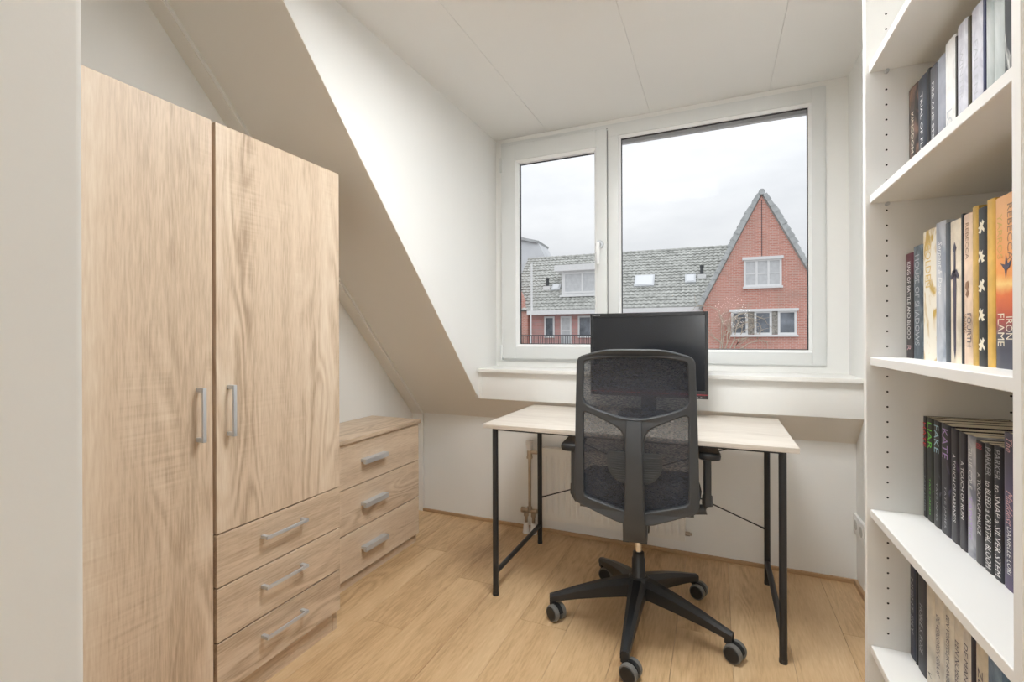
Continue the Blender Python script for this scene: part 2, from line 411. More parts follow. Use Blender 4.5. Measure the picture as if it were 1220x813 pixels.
# window wall: infill around the frame
FX0, FX1, FZ0, FZ1 = -1.231, 0.478, 0.974, 2.318
wb = MB().box(XC, FX0, YW, YW + 0.15, 0.85, ZC).box(FX1, XR, YW, YW + 0.15, 0.85, ZC).box(FX0, FX1, YW, YW + 0.15, 0.85, FZ0).box(FX0, FX1, YW, YW + 0.15, FZ1, ZC).build('wall_back', 'wall_paint')
struct(wb, 'white wall panels around the dormer window')
tm = MB().box(XC + 0.002, XR - 0.001, 2.428, YW, 0.915, 0.935, bevel=0.003).build('trim_1', 'trim_white'); struct(tm, 'long white window sill board')
# skirting: thin oak strips
sk = MB().box(XL + 0.08, XR, YK - 0.014, YK, 0, 0.018, bevel=0.004).build('baseboard_back', 'skirting_oak'); struct(sk, 'thin oak skirting strip along the knee wall')
sk = MB().box(XR - 0.014, XR, 1.27, YK - 0.014, 0, 0.022, bevel=0.004).build('baseboard_right', 'skirting_oak'); struct(sk, 'thin oak skirting strip along the right wall')
# door wall with the opening the camera looks through, and the landing behind it
DX0, DX1 = -0.50, 0.42
wf = MB().box(XL - 0.1, DX0, YF - 0.13, YF, 0, 2.6, bevel=0.006, seg=4).build('wall_front', 'wall_paint'); struct(wf, 'grey-white door reveal at the left edge')
MB().box(DX1, XR + 0.12, YF - 0.13, YF, 0, 2.6).build('wall_pier', 'wall_paint', wf)
MB().box(DX0, DX1, YF - 0.13, YF, 2.12, 2.6).build('lintel', 'wall_paint', wf)
hall = MB().box(-1.95, 1.5, -3.65, -3.55, 0, 2.6).box(-1.95, -1.85, -3.55, YF - 0.13, 0, 2.6).box(1.4, 1.5, -3.55, YF - 0.13, 0, 2.6).build('wall_landing', 'wall_paint'); struct(hall, 'white landing walls behind the doorway')
hc = MB().box(-1.95, 1.5, -3.65, YF - 0.13, 2.5, 2.6).build('ceiling_landing', 'ceiling_paint'); struct(hc, 'white landing ceiling behind the doorway')
pl_ = thing('fill_panel', 'flat white ceiling panel added out of view to brighten the room', 'lamp', (-0.26, 1.29, ZC))  # added fill light above the frame, evens out the window daylight
f_ = MB()
for a, b, c_, d_ in ((-0.30, 0.30, -0.30, -0.28), (-0.30, 0.30, 0.28, 0.30), (-0.30, -0.28, -0.28, 0.28), (0.28, 0.30, -0.28, 0.28)): f_.box(a, b, c_, d_, -0.040, 0.0)
f_.build('rim', 'trim_white', pl_)
MB().box(-0.28, 0.28, -0.28, 0.28, -0.034, -0.026).build('diffuser', 'room_fill_diffuser', pl_)
pn = thing('fill_pendant', 'round white paper lantern added on the unseen landing as fill light', 'lamp', (0.20, -2.90, 1.50))  # added fill light, reaches under the desk through the doorway
MB().lathe((0, 0, 0), [(0.25 * math.cos(R(q)) + 0.002, 0.25 * math.sin(R(q))) for q in range(-85, 86, 10)], 32).build('lantern', 'landing_fill_diffuser', pn)
MB().tube((0, 0, 0.249), (0, 0, 0.98), 0.003, seg=6).build('cord', 'black_metal', pn)
MB().lathe((0, 0, 0), [(0.045, 1.0), (0.045, 0.98), (0.03, 0.965)], 20).build('ceiling_rose', 'trim_white', pn)

# ------------------------------------------------------------------ window
win = thing('window_1', 'wide white plastic window with opening left sash', None, (0, 0, 0), kind='structure')
def frame_rect(mb, x0, x1, z0, z1, w, y0, y1, bev=0.003):
    wl, wr, wb_, wt = w
    mb.box(x0, x0 + wl, y0, y1, z0, z1, bev).box(x1 - wr, x1, y0, y1, z0, z1, bev)
    mb.box(x0 + wl, x1 - wr, y0, y1, z0, z0 + wb_, bev).box(x0 + wl, x1 - wr, y0, y1, z1 - wt, z1, bev)
    return mb
SX1 = -0.569
GL = (-1.119, -0.645, 1.072, 2.184)     # left glass
GR = (-0.497, 0.412, 1.047, 2.240)      # right glass
YO = YW - 0.012
# fixed outer frame
frame_rect(MB(), FX0, FX1, FZ0, FZ1, (0.05, GR[1] * -1 + FX1 - 0.012, GR[2] - FZ0 - 0.012, FZ1 - GR[3] - 0.012), YO, YW + 0.07).box(SX1, GR[0] - 0.012, YO, YW + 0.07, GR[2] - 0.012, GR[3] + 0.012, 0.003).build('outer_frame', 'window_plastic', win)
# opening sash, a little proud of the frame
sash = frame_rect(MB(), FX0 + 0.004, SX1 - 0.002, FZ0 + 0.012, FZ1 - 0.022, (GL[0] - FX0 - 0.018, SX1 - GL[1] - 0.016, GL[2] - FZ0 - 0.026, FZ1 - 0.022 - GL[3] - 0.014), YO - 0.016, YW + 0.06, 0.004).build('sash', 'window_plastic', win)
for g, yy in ((GL, YO - 0.010), (GR, YO + 0.006)):
    par = sash if g is GL else win
    b = 0.014
    # sloping glazing beads
    bm_ = MB()
    for pr in ([(g[0] - b, g[2] - b), (g[0], g[2]), (g[0], g[3]), (g[0] - b, g[3] + b)], [(g[1] + b, g[2] - b), (g[1] + b, g[3] + b), (g[1], g[3]), (g[1], g[2])],
               [(g[0] - b, g[2] - b), (g[1] + b, g[2] - b), (g[1], g[2]), (g[0], g[2])], [(g[0] - b, g[3] + b), (g[0], g[3]), (g[1], g[3]), (g[1] + b, g[3] + b)]):
        bm_.prism(pr, lambda a, c, yy=yy, g=g: Vector((a, yy if (a < g[0] or a > g[1] or c < g[2] or c > g[3]) else yy + 0.014, c)), lambda a, c: Vector((a, YW + 0.03, c)))
    bm_.build('glazing_bead', 'bead_white', par)
    frame_rect(MB(), g[0] - 0.002, g[1] + 0.002, g[2] - 0.002, g[3] + 0.002, (0.006,) * 4, YW + 0.018, YW + 0.028, 0).build('gasket', 'gasket', par)
    MB().box(g[0] - 0.006, g[1] + 0.006, YW + 0.030, YW + 0.034, g[2] - 0.006, g[3] + 0.006).build('pane', 'pane_glass', par)
# hinges on the left edge, seams
for zz in (2.18, 1.02):
    MB().box(FX0 - 0.004, FX0 + 0.010, YO - 0.024, YO + 0.004, zz - 0.045, zz + 0.045, 0.003).build('hinge', 'window_plastic', sash)
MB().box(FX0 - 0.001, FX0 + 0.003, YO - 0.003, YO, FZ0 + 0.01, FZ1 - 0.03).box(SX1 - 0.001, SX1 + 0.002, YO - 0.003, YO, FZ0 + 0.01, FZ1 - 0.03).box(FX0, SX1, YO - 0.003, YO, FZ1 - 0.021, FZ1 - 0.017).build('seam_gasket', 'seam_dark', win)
# cover strips around the frame
frame_rect(MB(), FX0 - 0.006, FX1 + 0.006, FZ0 - 0.006, FZ1 + 0.006, (0.008,) * 4, YW - 0.006, YW + 0.01, 0.002).build('cover_strip', 'window_plastic', win)
hx, hz = (GL[1] + SX1) / 2 - 0.004, 1.640
h = MB().lathe((hx, YO - 0.016, hz), [(0.024, 0.0), (0.024, -0.006), (0.020, -0.011)], 20, (0, 1, 0)).build('handle', 'aluminium', sash)
h['label'] = 'white lever window handle'
MB().tube((hx, YO - 0.022, hz), (hx, YO - 0.062, hz), 0.011).build('neck', 'aluminium', h)
h2 = MB().path([(hx, YO - 0.060, hz + 0.004), (hx, YO - 0.064, hz - 0.03), (hx, YO - 0.062, hz - 0.08), (hx, YO - 0.058, hz - 0.115)], [0.012, 0.0125, 0.0115, 0.008], 12).build('lever', 'bead_white', h)
# screen cassette and bottom bar outside, over the fixed pane
MB().box(GR[0] - 0.05, GR[1] + 0.05, YW + 0.10, YW + 0.155, 2.286, 2.36, 0.004).build('screen_cassette', 'window_plastic', win)
MB().box(GR[0] - 0.03, GR[1] + 0.03, YW + 0.115, YW + 0.145, 2.252, 2.276, 0.004).build('screen_bar', 'far_zinc', win)
for xx in (GR[0] - 0.045, GR[1] + 0.025):
    MB().box(xx, xx + 0.02, YW + 0.115, YW + 0.145, 0.98, 2.30, 0.002).build('screen_rail', 'window_plastic', win)
MB().box(FX0 - 0.05, FX1 + 0.05, YW + 0.07, YW + 0.22, 0.945, 0.962, 0.003).build('outer_sill', 'far_zinc', win)

# ------------------------------------------------------------------ wardrobe
WX = -1.325; wy0, wy1 = 0.425, 1.402; WZ = 1.742; SP = 0.9095
w = thing('wardrobe', 'tall oak-look wardrobe with two doors and three drawers', 'wardrobe', (-1.57, 0.91, 0))
def L_(mb, name, m, root=None, **k):
    """mesh given in room coordinates, parented to a root that stands elsewhere"""
    o = mb.build(name, m, root, **k)
    r = root
    off = Vector((0, 0, 0))
    if r is not None:
        q = r
        base = Vector((0, 0, 0))
        while q is not None: base += Vector(q.location); q = q.parent
        o.data.transform(Matrix.Translation(-base))
    return o
FT = 0.018
MBc = MB()
MBc.box(XL + 0.005, WX - FT - 0.003, wy0, wy0 + 0.016, 0, WZ).box(XL + 0.005, WX - FT - 0.003, wy1 - 0.016, wy1, 0, WZ)
MBc.box(XL + 0.005, WX - FT - 0.003, wy0 + 0.016, wy1 - 0.016, WZ - 0.016, WZ).box(XL + 0.005, WX - FT - 0.003, wy0 + 0.016, wy1 - 0.016, 0.075, 0.091)
MBc.box(XL + 0.005, XL + 0.010, wy0 + 0.016, wy1 - 0.016, 0.091, WZ - 0.016).box(XL + 0.010, WX - FT - 0.003, SP - 0.008, SP + 0.008, 0.091, WZ - 0.016)
L_(MBc, 'carcass', 'oak_vertical', w)
L_(MB().box(WX - FT - 0.022, WX - FT - 0.006, wy0 + 0.016, wy1 - 0.016, 0, 0.075), 'plinth', 'oak_horizontal', w)
def bar_handle(root, p, axis, length, sec=0.010, stand=0.030):
    """square bow handle standing off a front that faces +X"""
    mb = MB(); xf, c, z = p
    if axis == 'Z':
        mb.box(xf + stand - sec * .7, xf + stand, c - sec / 2, c + sec / 2, z - length / 2, z + length / 2, 0.0015)
        for s in (-1, 1): mb.box(xf, xf + stand - 0.002, c - sec / 2, c + sec / 2, z + s * (length / 2 - sec * .6) - sec * .6, z + s * (length / 2 - sec * .6) + sec * .6, 0.0012)
    else:
        mb.box(xf + stand - sec * .7, xf + stand, c - length / 2, c + length / 2, z - sec / 2, z + sec / 2, 0.0015)
        for s in (-1, 1): mb.box(xf, xf + stand - 0.002, c + s * (length / 2 - sec * .6) - sec * .6, c + s * (length / 2 - sec * .6) + sec * .6, z - sec / 2, z + sec / 2, 0.0012)
    o = L_(mb, 'handle', 'aluminium', root); return o
d = L_(MB().box(WX - FT, WX, wy0 + 0.002, SP - 0.0055, 0.080, WZ, 0.001, 1), 'door', 'oak_vertical', w); d['label'] = 'full-height left wardrobe door'
bar_handle(d, (WX, 0.862, 0.905), 'Z', 0.150)
d = L_(MB().box(WX - FT, WX, SP + 0.0055, wy1 - 0.002, 0.551, WZ, 0.001, 1), 'door', 'oak_vertical', w); d['label'] = 'shorter right wardrobe door above the drawers'
bar_handle(d, (WX, 0.952, 0.905), 'Z', 0.150)
for z0, z1 in ((0.3955, 0.5465), (0.236, 0.391), (0.080, 0.2315)):
    d = L_(MB().box(WX - FT, WX, SP + 0.0055, wy1 - 0.002, z0, z1, 0.001, 1), 'drawer', 'oak_horizontal', w)
    bar_handle(d, (WX, 1.140, (z0 + z1) / 2 + 0.018), 'Y', 0.165)

# ------------------------------------------------------------------ chest of drawers
CXF = -1.495; cy0, cy1 = 1.415, 2.168
c = thing('chest_of_drawers', 'low oak-look chest of three drawers beside the wardrobe', 'chest', (-1.65, 1.79, 0))
L_(MB().box(XL + 0.005, CXF - FT - 0.002, cy0, cy0 + 0.016, 0, 0.648).box(XL + 0.005, CXF - FT - 0.002, cy1 - 0.016, cy1, 0, 0.648).box(XL + 0.005, XL + 0.01, cy0 + 0.016, cy1 - 0.016, 0.03, 0.648).box(XL + 0.01, CXF - FT - 0.002, cy0 + 0.016, cy1 - 0.016, 0.035, 0.05), 'carcass', 'oak_vertical', c)
L_(MB().box(XL + 0.003, CXF + 0.010, cy0 - 0.004, cy1 + 0.008, 0.651, 0.669, 0.0015), 'top', 'oak_horizontal', c)
L_(MB().box(CXF - FT - 0.016, CXF - FT - 0.002, cy0 + 0.016, cy1 - 0.016, 0, 0.05), 'plinth', 'oak_horizontal', c)
for z0, z1 in ((0.4525, 0.6470), (0.2535, 0.4480), (0.052, 0.2490)):
    d = L_(MB().box(CXF - FT, CXF, cy0 + 0.001, cy1 - 0.001, z0, z1, 0.001, 1), 'drawer', 'oak_horizontal', c)
    zc = (z0 + z1) / 2 + 0.003
    pr = [(0.0, -0.004), (0.014, -0.004), (0.014, -0.012), (0.030, -0.012), (0.030, 0.010), (0.0, 0.010)]
    hb = MB().prism(pr, lambda a, b, zc=zc: Vector((CXF + a, 1.712, zc + b)), lambda a, b, zc=zc: Vector((CXF + a, 1.872, zc + b)))
    L_(hb, 'handle', 'aluminium', d)

# ------------------------------------------------------------------ desk
DT = 0.742
dk = thing('desk', 'pale wood desk on thin black steel legs', 'desk', (-0.34, 2.14, 0))
dx0, dx1, dy0, dy1 = -0.932, 0.252, 1.832, 2.452
L_(MB().box(dx0, dx1, dy0, dy1, DT - 0.018, DT, 0.0015), 'desktop', 'desk_wood', dk)
lx = (-0.884, 0.204); ly = (1.856, 2.415)
for xx in lx:
    for yy in ly:
        L_(MB().tube((xx, yy, 0.004), (xx, yy, DT - 0.018), 0.0125, seg=16).tube((xx, yy, 0.0), (xx, yy, 0.012), 0.0135, seg=16), 'leg', 'black_metal', dk)
    L_(MB().tube((xx, ly[0], 0.098), (xx, ly[1], 0.098), 0.011, seg=12), 'side_rail', 'black_metal', dk)
    L_(MB().box(xx - 0.011, xx + 0.011, ly[0], ly[1], DT - 0.028, DT - 0.018, 0.002), 'top_rail', 'black_metal', dk)
for yy in ly:
    L_(MB().box(lx[0], lx[1], yy - 0.007, yy + 0.007, DT - 0.027, DT - 0.018, 0.002), 'cross_rail', 'black_metal', dk)
for (za, zb, yy) in ((0.655, 0.245, ly[1] - 0.004), (0.245, 0.655, ly[1] + 0.006)):
    L_(MB().tube((lx[0], yy, za), (lx[1], yy, zb), 0.0032, seg=8).tube((lx[0], yy, za), (lx[0] + 0.03, yy, za + (zb - za) * 0.03 / 1.09), 0.006, 0.0035, seg=8).tube((lx[1] - 0.03, yy, zb - (zb - za) * 0.03 / 1.09), (lx[1], yy, zb), 0.0035, 0.006, seg=8), 'cross_brace', 'black_metal', dk)

# ------------------------------------------------------------------ monitor
mo = thing('monitor', 'black flat monitor standing on the desk by the window', 'monitor', (-0.305, 2.30, DT), R(0))
MW, MH0, MH1 = 0.268, 0.092, 0.488      # half width, bottom, top above the desk
cs = MB().box(-MW, MW, 0.0, 0.022, MH0, MH1, 0.003).build('casing', 'bezel_black', mo)
pr = rounded([(-0.19, MH0 + 0.06), (0.19, MH0 + 0.06), (0.19, MH1 - 0.06), (-0.19, MH1 - 0.06)], 0.04)
MB().prism(pr, lambda a, b: Vector((a, 0.020, b)), lambda a, b: Vector((a * 0.86, 0.055, MH0 + 0.2 + (b - MH0 - 0.2) * 0.86))).build('back_shell', 'bezel_black', mo)
bz = MB(); frame_rect(bz, -MW, MW, MH0, MH1, (0.014, 0.014, 0.036, 0.018), -0.005, 0.004, 0.0015); bz.build('bezel', 'bezel_black', cs)
MB().box(-MW + 0.013, MW - 0.013, -0.001, 0.002, MH0 + 0.035, MH1 - 0.017).build('screen', 'screen_black', cs)
MB().box(-MW + 0.002, MW - 0.002, -0.0062, -0.004, MH0 + 0.0175, MH0 + 0.0205).build('red_strip', 'bezel_red', cs)
bt = MB()
for i in range(4): bt.box(MW - 0.030 - 0.016 * i - 0.003, MW - 0.030 - 0.016 * i + 0.003, -0.0060, -0.004, MH0 + 0.008, MH0 + 0.0095)
bt.build('button_marks', 'silver_print', cs)
lettering('logo', 'BenQ', 'silver_print', cs, (-MW + 0.010, -0.0056, MH1 - 0.0085), (1, 0, 0), (0, 0, 1), 0.040, 0.0065)
st = MB().box(-0.035, 0.035, 0.055, 0.085, 0.015, 0.34, 0.006).build('stand_neck', 'bezel_black', mo)
MB().prism(rounded([(-0.13, -0.06), (0.13, -0.06), (0.13, 0.13), (-0.13, 0.13)], 0.03), lambda a, b: Vector((a, b, 0.0)), lambda a, b: Vector((a, b, 0.016))).build('stand_foot', 'bezel_black', mo)

# ------------------------------------------------------------------ office chair
ch = thing('office_chair', 'black office chair with see-through mesh back, turned to the desk', 'chair', (-0.287, 1.908, 0), R(6))
BY = -0.268      # plane of the back frame
def bend(x, z, y=0.0):
    """wrap and recline of the back"""
    return Vector((x, BY + y + 0.40 * x * x - 0.05 * (z - 0.55) - 0.10 * max(0, z - 0.85) ** 2 + 0.10 * (0.70 - z) ** 2 * (1 if z < 0.7 else 0), z))
hw_t, hw_b = 0.192, 0.207
outer = rounded([(-hw_t, 1.048), (-0.10, 1.076), (0.10, 1.076), (hw_t, 1.048), (0.200, 0.85), (hw_b, 0.555), (hw_b - 0.006, 0.533), (0.060, 0.482), (0.034, 0.478), (-0.034, 0.478), (-0.060, 0.482), (-hw_b + 0.006, 0.533), (-hw_b, 0.555), (-0.200, 0.85)],
                [0.022, 0.09, 0.09, 0.022, 0.1, 0.03, 0.02, 0.05, 0.01, 0.01, 0.05, 0.02, 0.03, 0.1])
hole1 = rounded([(-0.168, 1.034), (-0.09, 1.048), (0.09, 1.048), (0.168, 1.034), (0.174, 0.892), (0.125, 0.868), (0.0, 0.834), (-0.125, 0.868), (-0.174, 0.892)], [0.012, 0.08, 0.08, 0.012, 0.035, 0.06, 0.11, 0.06, 0.035])
holeR = rounded([(0.172, 0.862), (0.105, 0.835), (0.034, 0.800), (0.033, 0.525), (0.172, 0.560)], [0.018, 0.06, 0.035, 0.006, 0.02])
holeL = [(-a, b) for a, b in holeR][::-1]
me = curve_mesh([densify(q, 0.012) for q in (outer, hole1, holeR, holeL)], 0.0085, 0.005)
for v in me.vertices: v.co = bend(v.co.x, v.co.y, v.co.z)
me.materials.clear(); me.materials.append(MATS['frame_plastic'])
for p in me.polygons: p.use_smooth = True
me.set_sharp_from_angle(angle=R(40))
bf = link('back_frame', me, ch)
fab = MB().grid(lambda u, v: bend((u - 0.5) * 2 * (0.180 + 0.010 * (1 - v)), 0.515 + v * 0.535, 0.004), 16, 24).build('mesh_fabric', 'mesh_fabric', bf)
fab['label'] = 'see-through black mesh back'
# spine: flat column, bracket under the seat
sp_ = MB()
rings = []
for z, hw_, yy, dd in ((0.835, 0.026, -0.010, 0.014), (0.80, 0.027, -0.016, 0.024), (0.70, 0.028, -0.018, 0.028), (0.55, 0.031, -0.018, 0.030), (0.47, 0.038, -0.012, 0.034), (0.425, 0.040, 0.004, 0.040), (0.412, 0.037, 0.016, 0.034)):
    cpt = bend(0, z, yy)
    pts2 = rounded([(-hw_, -dd / 2), (hw_, -dd / 2), (hw_ * 0.9, dd / 2), (-hw_ * 0.9, dd / 2)], 0.006, 3)
    rings.append([sp_.bm.verts.new(Vector((a, cpt.y + b, z))) for a, b in pts2])
sp_.skin(rings); sp_.build('spine', 'frame_plastic', ch)
sp_ = MB()
pl = [(BY - 0.002, 0.482), (BY + 0.02, 0.482), (BY + 0.05, 0.462), (-0.10, 0.455), (-0.10, 0.405), (BY + 0.06, 0.405), (BY + 0.01, 0.412)]
for sx in (-1, 1):
    sp_.prism(pl, lambda a, b, sx=sx: Vector((sx * 0.020, a, b)), lambda a, b, sx=sx: Vector((sx * 0.040, a, b)))
sp_.build('spine_bracket', 'frame_plastic', ch)
# lumbar pad between spine and mesh
lo = rounded([(-0.090, 0.728), (0.090, 0.728), (0.092, 0.665), (0.052, 0.622), (-0.052, 0.622), (-0.092, 0.665)], [0.02, 0.02, 0.03, 0.03, 0.03, 0.03])
lp = MB().prism(densify(lo, 0.01), lambda a, b: bend(a, b, -0.020 + 0.9 * a * a), lambda a, b: bend(a, b, -0.008 + 0.3 * a * a)).build('lumbar_pad', 'frame_plastic', ch)
rb = MB()
for i in range(11):
    z = 0.634 + i * 0.008; wv = 0.082 if z > 0.67 else 0.052 + (z - 0.63) * 0.7
    for s in (-1, 1):
        rb.path([bend(s * t, z, -0.0212 + 0.9 * t * t) for t in (0.030, 0.045, 0.06, 0.07, wv) if t <= wv], 0.0016, 6)
rb.build('pad_ribs', 'frame_plastic', lp, kind='stuff')
# seat cushion
def seat_ring(z, grow, n=48):
    pts_ = []
    for i in range(n):
        a = 2 * math.pi * i / n; cxx, sy = math.cos(a), math.sin(a)
        ex = 2 / 4.2
        X = math.copysign(abs(cxx) ** ex, cxx) * (0.238 + grow); Yv = math.copysign(abs(sy) ** ex, sy) * (0.232 + grow)
        X *= 1.0 - 0.10 * (max(0, -Yv) / 0.23)
        dz = -0.03 * max(0, (Yv - 0.12) / 0.11) ** 2 + 0.012 * (X / 0.24) ** 2
        pts_.append(Vector((X, 0.022 + Yv, z + dz)))
    return pts_
sb = MB()
rings = [[sb.bm.verts.new(p) for p in seat_ring(z, g)] for z, g in ((0.492, -0.05), (0.496, -0.016), (0.512, -0.004), (0.533, -0.008), (0.546, -0.028), (0.552, -0.07), (0.553, -0.14))]
sb.skin(rings); sb.build('seat', 'seat_fabric', ch, sharp=60)
sb = MB()
rings = [[sb.bm.verts.new(p) for p in seat_ring(z, g)] for z, g in ((0.455, -0.10), (0.462, -0.085), (0.494, -0.045))]
sb.skin(rings); sb.build('seat_shell', 'black_plastic', ch)
MB().box(-0.045, 0.045, -0.10, 0.13, 0.385, 0.456, 0.010).build('tilt_mechanism', 'black_plastic', ch)
MB().tube((0.04, 0.03, 0.435), (0.14, 0.03, 0.435), 0.006).box(0.13, 0.175, 0.015, 0.045, 0.429, 0.441, 0.004).build('height_lever', 'black_plastic', ch)
# arms
for s in (-1, 1):
    ax_ = 0.254 * s
    arm = MB().path([(0.12 * s, 0.02, 0.452), (0.20 * s, 0.02, 0.450), (0.245 * s, 0.02, 0.456), (ax_, 0.02, 0.475), (ax_, 0.02, 0.51)], [0.016, 0.018, 0.020, 0.020, 0.018], 12).build('arm_bracket', 'frame_plastic', ch)
    MB().prism(rounded([(-0.013, -0.024), (0.013, -0.024), (0.013, 0.024), (-0.013, 0.024)], 0.008, 3), lambda a, b: Vector((ax_ + a, 0.02 + b, 0.475)), lambda a, b: Vector((ax_ + a, 0.02 + b, 0.672))).build('arm_post', 'frame_plastic', ch)
    po = rounded([(-0.040, -0.115), (0.040, -0.115), (0.036, 0.13), (-0.036, 0.13)], [0.03, 0.03, 0.03, 0.03])
    pb = MB(); rs = []
    for z, k_ in ((0.668, 0.80), (0.672, 0.95), (0.684, 1.0), (0.692, 0.97), (0.697, 0.86)):
        rs.append([pb.bm.verts.new(Vector((ax_ + a * k_, 0.02 + b * (0.5 + 0.5 * k_), z))) for a, b in po])
    pb.skin(rs); pb.build('arm_pad', 'black_plastic', ch)
# gas lift
MB().lathe((0, 0, 0), [(0.030, 0.09), (0.030, 0.180), (0.026, 0.186), (0.0255, 0.246), (0.022, 0.252), (0.022, 0.270), (0.016, 0.274)], 24).build('gas_cylinder', 'black_plastic', ch)
MB().tube((0, 0, 0.26), (0, 0, 0.39), 0.0125, seg=20).build('piston', 'chrome', ch)
MB().tube((0, 0, 0.03), (0, 0, 0.10), 0.012, seg=12).build('cylinder_tip', 'black_plastic', ch)
# five-star base with casters
MB().lathe((0, 0, 0), [(0.036, 0.098), (0.046, 0.105), (0.046, 0.165), (0.034, 0.180)], 24).build('base_hub', 'black_plastic', ch)
def star_mesh():
    mb = MB(); rs = []
    for r, hw_, zt, zb in ((0.022, 0.036, 0.176, 0.108), (0.06, 0.031, 0.172, 0.108), (0.15, 0.025, 0.152, 0.098), (0.24, 0.020, 0.127, 0.086), (0.328, 0.0155, 0.098, 0.070), (0.349, 0.014, 0.092, 0.068)):
        pts_ = [(-hw_, zb), (hw_, zb), (hw_ * 1.0, zb + (zt - zb) * 0.72), (hw_ * 0.45, zt), (-hw_ * 0.45, zt), (-hw_, zb + (zt - zb) * 0.72)]
        rs.append([mb.bm.verts.new(Vector((r, a, b))) for a, b in pts_])
    mb.skin(rs); mb.box(0.323, 0.349, -0.013, 0.013, 0.054, 0.090, 0.004)
    return mb.mesh('base_arm', 'black_plastic')
arm_me = star_mesh()
WR = 0.031
hood_me = MB().prism([(WR * 1.05 * math.cos(t), WR + WR * 1.05 * math.sin(t)) for t in [R(q) for q in range(-10, 171, 15)]] , lambda a, b: Vector((a, -0.008, b)), lambda a, b: Vector((a, 0.008, b))).tube((0.020, 0, WR * 1.2), (0.020, 0, 0.074), 0.008).mesh('caster_fork', 'black_plastic')
def wheel_mesh(s):
    return MB().lathe((0, 0, WR), [(WR * 0.90, s * 0.007), (WR, s * 0.010), (WR, s * 0.022), (WR * 0.95, s * 0.027), (WR * 0.84, s * 0.028)], 28, (0, 1, 0)).mesh('wheel', 'tyre_grey')
def cap_mesh(s):
    return MB().lathe((0, 0, WR), [(WR * 0.84, s * 0.020), (WR * 0.84, s * 0.0285), (WR * 0.76, s * 0.0305), (WR * 0.3, s * 0.0315)], 24, (0, 1, 0)).mesh('wheel_cap', 'black_plastic')
whl = [wheel_mesh(-1), wheel_mesh(1)]; cap = [cap_mesh(-1), cap_mesh(1)]
CA0 = -95.0
swivel = [165, 155, 160, 172, 150]
for i in range(5):
    a = R(CA0 + 72 * i)
    o = link('base_arm', arm_me, ch); o.rotation_euler = (0, 0, a)
    px_, py_ = 0.336 * math.cos(a), 0.336 * math.sin(a)
    # caster heading in chair space: wheels trail so that the disc shows towards the room
    hd = R(swivel[i] - 6)
    ct = link('caster', hood_me, ch); ct.rotation_euler = (0, 0, hd)
    ct.location = (px_ - 0.020 * math.cos(hd), py_ - 0.020 * math.sin(hd), 0)
    for wme, cme in zip(whl, cap):
        link('wheel', wme, ct); link('wheel_cap', cme, ct)

# ------------------------------------------------------------------ radiator with pipes
ra = thing('radiator', 'white ribbed panel radiator on the knee wall under the desk', 'radiator', (-0.53, 2.52, 0.29))
rx0, rx1, rz0, rz1, ry = -0.905, -0.150, 0.095, 0.488, 2.505
def rad_fn(u, v):
    x = rx0 + u * (rx1 - rx0); z = rz0 + v * (rz1 - rz0)
    e = min((z - rz0 - 0.03) / 0.02, (rz1 - 0.035 - z) / 0.02); e = max(0, min(1, e))
    ph = ((x - rx0) / 0.0345) % 1.0
    rib = 1.0 if 0.25 < ph < 0.75 else max(0.0, 1 - min(abs(ph - 0.25), abs(ph - 0.75), abs(ph + 0.25), abs(ph - 1.25)) / 0.14)
    return Vector((x, ry - 0.007 * e * rib, z))
L_(MB().grid(rad_fn, 260, 24), 'front_panel', 'radiator_enamel', ra, sharp=70)
L_(MB().box(rx0, rx1, ry + 0.001, ry + 0.02, rz0, rz1, 0.004), 'body', 'radiator_enamel', ra)
L_(MB().box(rx0, rx1, ry + 0.02, ry + 0.055, rz0 + 0.02, rz1 - 0.012), 'convector', 'radiator_enamel', ra)
L_(MB().box(rx0, rx1, ry - 0.004, ry + 0.05, rz1 - 0.004, rz1 + 0.006, 0.002), 'top_rim', 'radiator_enamel', ra)
for xx in (rx0 + 0.14, rx1 - 0.14):
    L_(MB().box(xx - 0.012, xx + 0.012, ry + 0.05, YK, rz1 - 0.10, rz1 + 0.018, 0.002).tube((xx - 0.008, ry + 0.03, rz1 + 0.014), (xx + 0.008, ry + 0.03, rz1 + 0.014), 0.006), 'wall_bracket', 'radiator_enamel', ra)
L_(MB().tube((rx1, ry + 0.015, rz0 + 0.035), (rx1 + 0.022, ry + 0.015, rz0 + 0.035), 0.010).tube((rx1 + 0.022, ry + 0.015, rz0 + 0.035), (rx1 + 0.032, ry + 0.015, rz0 + 0.035), 0.006), 'end_plug', 'copper_pipe', ra)
px0 = -0.982; py0 = 2.515
L_(MB().tube((px0, py0, 0.135), (px0, py0, 0.445), 0.0085), 'riser_pipe', 'copper_pipe', ra)
L_(MB().tube((px0, py0, 0.43), (px0, py0, 0.475), 0.015).tube((px0, py0, 0.462), (rx0 + 0.01, py0, 0.462), 0.010).tube((px0, py0, 0.425), (px0, py0, 0.438), 0.017, seg=6), 'valve_body', 'copper_pipe', ra)
L_(MB().lathe((px0, py0, 0), [(0.016, 0.472), (0.015, 0.482), (0.020, 0.500), (0.021, 0.525), (0.016, 0.528)], 16), 'valve_knob', 'socket_white', ra)
L_(MB().tube((px0 - 0.045, py0, 0.128), (px0 + 0.045, py0, 0.128), 0.012).tube((px0 - 0.05, py0, 0.128), (px0 - 0.035, py0, 0.128), 0.016).tube((px0, py0, 0.118), (px0, py0, 0.15), 0.014), 'lower_manifold', 'copper_pipe', ra)
